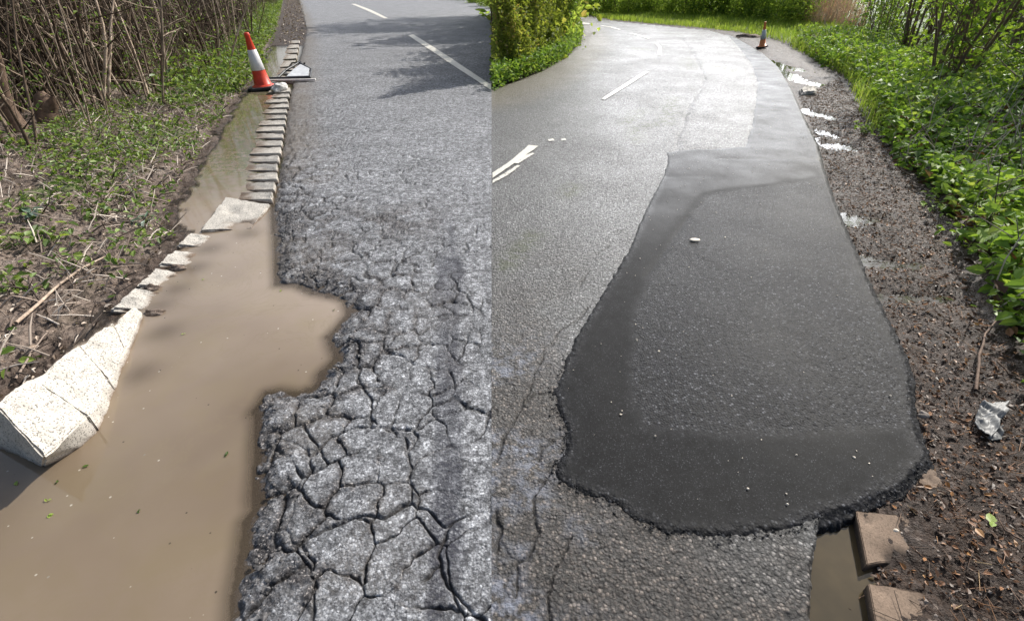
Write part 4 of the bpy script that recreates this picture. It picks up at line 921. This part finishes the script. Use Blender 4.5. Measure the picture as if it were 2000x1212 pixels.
for pp_, nn_ in ((NEAR, 1500), (MIDP, 2500)):
    q = scatter_poly(pp_, nn_); q[:, 2] += rng.random(len(q))**2*.25
    tag(link_mesh('leaf_litter', leaf_mesh('leaf_litter', q, .04+.07*rng.random(len(q)), .4, .55), M_dead), 'brown dead leaves caught among the right bank plants', 'leaf litter', kind='stuff')
    q = scatter_poly(pp_, nn_//8); paths = [([tuple(p), (p[0]+random.uniform(-.1, .1), p[1]+random.uniform(-.1, .1), p[2]+.3), (p[0]+random.uniform(-.25, .25), p[1]+random.uniform(-.25, .25), p[2]+random.uniform(.35, .75))], [.006, .005, .003]) for p in q]
    tag(tubes('twigs', paths, M_twig, None, 4), 'dry stalks standing among the right bank plants', 'twigs', kind='stuff')
# grass along the far verge
FG = [(1140,27),(1160,32),(1200,39),(1300,48),(1380,55),(1440,62),(1500,74),(1570,96),(1605,120),(1680,150),(1720,110),(1640,62),(1560,48),(1450,38),(1300,27),(1150,15)]
q = scatter_poly(FG, 26000); tag(link_mesh('grass', blade_mesh('grass', q, .10+.17*rng.random(len(q)), .012+.016*rng.random(len(q)), .8), M_grass), 'bright green grass along the far road verge', 'grass', kind='stuff')
q = scatter_poly([(1700,260),(1650,150),(1540,90),(1620,70),(1780,120),(1850,220)], 6000); tag(link_mesh('grass', blade_mesh('grass', q, .15+.25*rng.random(len(q)), .008+.008*rng.random(len(q)), .8), M_grass), 'long grass among the right bank nettles', 'grass', kind='stuff')
# distinct plants near the right edge
RP = [(1940,445,60,.085,M_bright,'large lime-green leafy plant with toothed leaves at the right edge',.10,.24),(1870,470,34,.055,M_bright,'lime-green seedlings left of the large lime-green plant',.10,.12),
      (1895,385,40,.06,M_nettle,'dark green nettle clump above the large lime-green plant',.12,.22),(1975,620,30,.05,M_bright,'small lime-green plant at the right edge beside the brown branch',.07,.10),(1690,262,50,.055,M_nettle,'lone round green clump at the edge of the bare mud',.08,.14),
      (1962,520,40,.05,M_bright,'trailing lime-green leaves under the large lime-green plant',.12,.10),(1830,410,30,.05,M_bright,'scattered lime seedlings at the edge of the wet mud',.10,.08),(1985,470,40,.07,M_nettle,'green leaves right of the large lime-green plant',.12,.22)]
for a in RP: plant(*a)

# leafy multi-stem shrubs on the right
lsh = [shrub_proto(14, 3.0, .028, .40, .38, 7, 1300, M_bark2, M_bright, .09), shrub_proto(11, 3.4, .034, .35, .30, 7, 900, M_bark2, M_bright, .085), shrub_proto(16, 2.8, .020, .5, .30, 7, 1300, M_bark2, M_nettle, .09)]
SH = [(1845,185,0,1.0,'multi-stemmed shrub with lime leaves rising from a brown stool on the right bank'),(1960,150,1,1.1,'leaning dark-stemmed shrub at the top right edge'),(1775,120,1,.95,'slim upright shrub left of the brown stool shrub'),(1900,110,2,1.0,'leafy shrub behind the brown stool shrub'),
      (2030,210,0,1.1,'leafy shrub just beyond the right edge'),(1725,92,2,.9,'bushy shrub between the dead canes and the slim shrub'),(1690,75,2,.9,'pale green shrub beside the dead canes')]
for (a, b, k, s_, lb) in SH:
    p = gz(a, b, -.03); put_shrub(lsh[k], p, lb, 'shrub', 'leafy shrubs on the right bank', random.uniform(0, 6.28), s_)
for i in range(16):
    a = random.uniform(1700, 2150); b = random.uniform(22, 70) + (a-1650)*.06; p = gz(a, b, -.03)
    put_shrub(lsh[i % 3], p, 'leafy shrub in the back rows of the right-hand thicket', 'shrub', 'leafy shrubs on the right bank', random.uniform(0, 6.28), random.uniform(.9, 1.3))
bs = gz(1850,175)
t = empty('coppice_stool', bs, 'squat brown coppice stool at the foot of the lime-leaved shrub', 'stump'); pp = []
for i in range(14): a = random.uniform(0, 6.28); r = random.uniform(.05, .28); pp.append(([(r*math.cos(a), r*math.sin(a), -.05), (r*1.1*math.cos(a), r*1.1*math.sin(a), .25), (r*1.3*math.cos(a), r*1.3*math.sin(a), random.uniform(.4, .8))], [.07, .055, .03]))
tubes('trunk', pp, M_bark2, t, 7)
# dead brown canes
for i, (a, b) in enumerate([(1565,44),(1590,46),(1612,48),(1632,50),(1655,56)]):
    p = gz(a, b, -.02); pp, _ = stem_paths(60, 1.35, .016, .55, .12, 2)
    V, Fq, A = tube_np(pp, 4); t = empty('dead_canes', p, ['tan dead cane clump next to the grass verge, first from the road','second tan dead cane clump from the road','middle tan dead cane clump of five','fourth tan dead cane clump from the road','tan dead cane clump nearest the leafy shrubs'][i], 'canes', 'dead tan cane clumps on the right bank')
    link_mesh('canes', mesh_np('canes', V, Fq, dict(rnd=A)), M_cane, t)

# hedge on the left of the wet road
hb = [P(a, b) for a, b in [(SEAM+1,160),(1010,146),(1060,124),(1100,98),(1126,72)]]
N = 52000; seg = rng.random(N); hgt = rng.random(N)*2.3
hx = np.interp(seg, np.linspace(0, 1, 5), [p.x for p in hb]); hy = np.interp(seg, np.linspace(0, 1, 5), [p.y for p in hb])
back = rng.random(N)**2.2*1.9; bulge = .25*fbm(seg*14, hgt*1.6, 3, 101) + .18*fbm(seg*45, hgt*5, 3, 102)
hx2 = hx - (back + bulge)*.80; hy2 = hy + (back+bulge)*.75
endm = rng.random(N) < .16; dd = rng.random(N)*2.2
hx2 = np.where(endm, hb[-1].x - dd*.9 + .1*rng.normal(0, 1, N), hx2); hy2 = np.where(endm, hb[-1].y + .25*rng.random(N) + dd*.25, hy2)
seamx = -(CX-SEAM)/F*(hy2*cT + (H-hgt)*sT)
k = hx2 > seamx + .02
pos = np.column_stack([hx2, hy2, hgt])[k]
t = empty('hedge', hb[2], 'tall clipped olive-green hedge along the far side of the wet road', 'hedge')
rn = np.clip(.5 + .55*fbm(seg*22, hgt*2.2, 3, 105)[k] + .25*rng.normal(0, 1, k.sum()), 0, 1)
link_mesh('foliage', leaf_mesh('foliage', pos - np.array(hb[2]), .05+.05*rng.random(k.sum()), .3, .6, rn), M_hedge, t)
pp = []
for i in range(160):
    s_ = random.random(); bx = np.interp(s_, np.linspace(0, 1, 5), [p.x for p in hb])-hb[2].x; by = np.interp(s_, np.linspace(0, 1, 5), [p.y for p in hb])-hb[2].y; r = random.uniform(.2, .9)
    if bx - r*.8 + hb[2].x < -(40/F)*((by+r*.75+hb[2].y)*cT+.9)+.05: continue
    pp.append(([(bx-r*.8, by+r*.75, -.1), (bx-r*.8+random.uniform(-.1, .1), by+r*.75, 1), (bx-r*.8+random.uniform(-.15, .15), by+r*.75, 2)], [.02, .015, .006]))
tubes('stems', pp, M_bark, t, 5)
q = scatter_poly([(961,180),(961,140),(1050,118),(1110,85),(1135,60),(1137,78),(1108,112),(1062,138),(1012,157)], 7000); q[:, 2] = rng.random(len(q))*.40
q = q[q[:, 0] > -(40/F)*(q[:, 1]*cT+H*sT)+.02]
tag(link_mesh('weeds', leaf_mesh('weeds', q, .05+.05*rng.random(len(q)), .45, .65), M_nettle), 'fresh green weeds at the foot of the clipped hedge', 'weeds', kind='stuff')

# trees and bushes across the bend
def tree_proto(h, w, nl, mat, bark):
    paths = []; k = 7; p = Vector((0, 0, -.1)); pts = []
    for i in range(k): pts.append(tuple(p)); p = p + Vector((random.uniform(-.1, .1), random.uniform(-.1, .1), h*.85/(k-1)))
    paths.append((pts, np.linspace(.11, .03, k))); cl = []
    for i in range(22):
        j = random.randint(0, k-2); s = Vector(pts[j]); a = random.uniform(0, 6.28); L = w*random.uniform(.5, 1.0)*(1-.4*j/k); e = s + Vector((math.cos(a)*L, math.sin(a)*L, L*random.uniform(.0, .7)))
        m_ = s.lerp(e, .5) + Vector((0, 0, -.05)); paths.append(([tuple(s), tuple(m_), tuple(e)], [.035, .022, .008])); cl += [e, m_.lerp(e, .5)]
    tr = tube_np(paths, 6); tm = mesh_np('trunk', tr[0], tr[1], dict(rnd=tr[2])); tm.materials.append(bark)
    C_ = np.array([tuple(c) for c in cl]); ci = rng.integers(0, len(C_), nl); pos = C_[ci] + rng.normal(0, 1, (nl, 3))*np.array([.30, .30, .24])
    low = rng.random(nl) < .3; a = rng.random(nl)*6.28; rr = w*np.sqrt(rng.random(nl)); pos[low] = np.column_stack([rr*np.cos(a), rr*np.sin(a), .1+rng.random(nl)*1.2])[low]
    rn = np.clip(.15 + .7*hash2(ci, ci, 3) + .15*rng.normal(0, 1, nl), 0, 1)
    lm = leaf_mesh('crown', pos, .10+.10*rng.random(nl), .3, .65, rn); lm.materials.append(mat); return tm, lm
tps = [tree_proto(3.4, 1.5, 2600, M_far, M_bark), tree_proto(4.0, 1.7, 2600, M_far, M_bark2), tree_proto(3.0, 1.4, 2400, M_far, M_bark2)]
slim = [tree_proto(4.2, .75, 2600, M_hedge, M_bark), tree_proto(4.6, .85, 2600, M_far, M_bark2)]
def put_tree(tp, loc, label, rz, sc_, group='trees and bushes across the bend', name='tree'):
    t = empty(name, loc, label, 'tree', group, rz); t.scale = (sc_,)*3
    for nm, me in (('trunk', tp[0]), ('crown', tp[1])):
        o = bpy.data.objects.new(nm, me); COL.objects.link(o); o.parent = t
    return t
tl = 'leafy green tree in the hedgerow beyond the bend in the wet road'
for i, a in enumerate(np.arange(1150, 1570, 26)):
    b = np.interp(a, [1140, 1300, 1450, 1570], [25, 36, 42, 50]) + random.uniform(-3, 1); p = gz(a, b)
    put_tree(tps[i % 3], p, tl, random.uniform(0, 6.28), random.uniform(.6, .85))
for i, a in enumerate(np.arange(1085, 1620, 48)):
    b = np.interp(a, [1080, 1300, 1450, 1620], [4, 14, 22, 28]); p = P(a, b, 0)
    put_tree(tps[(i+1) % 3], p, 'taller tree in the back row beyond the bend', random.uniform(0, 6.28), random.uniform(.9, 1.15))
# hedge bushes behind the clipped hedge, shading the old road
for i, (a, b, s_) in enumerate([(1040,108,1.0),(1068,92,1.0),(1050,80,1.15),(1085,74,1.0),(1030,66,1.2),(1065,60,1.2),(1040,50,1.4),(1070,44,1.4),(1020,40,1.5),(1050,34,1.6),(1060,40,2.7),(1035,31,2.9),(1062,56,2.1)]):
    put_tree(slim[i % 2], P(a, b, 0), 'slim tree standing behind the clipped hedge', random.uniform(0, 6.28), s_, 'trees behind the clipped hedge')
# dark bank across the old road at the top
for i, (a, b) in enumerate([(905,3),(930,8),(950,14),(880,-6),(965,18)]):
    put_tree(tps[(i+1) % 3], P(a, b-2, 0), 'dark bush on the far bank at the top of the old road', random.uniform(0, 6.28), .6, 'dark bushes on the far bank')
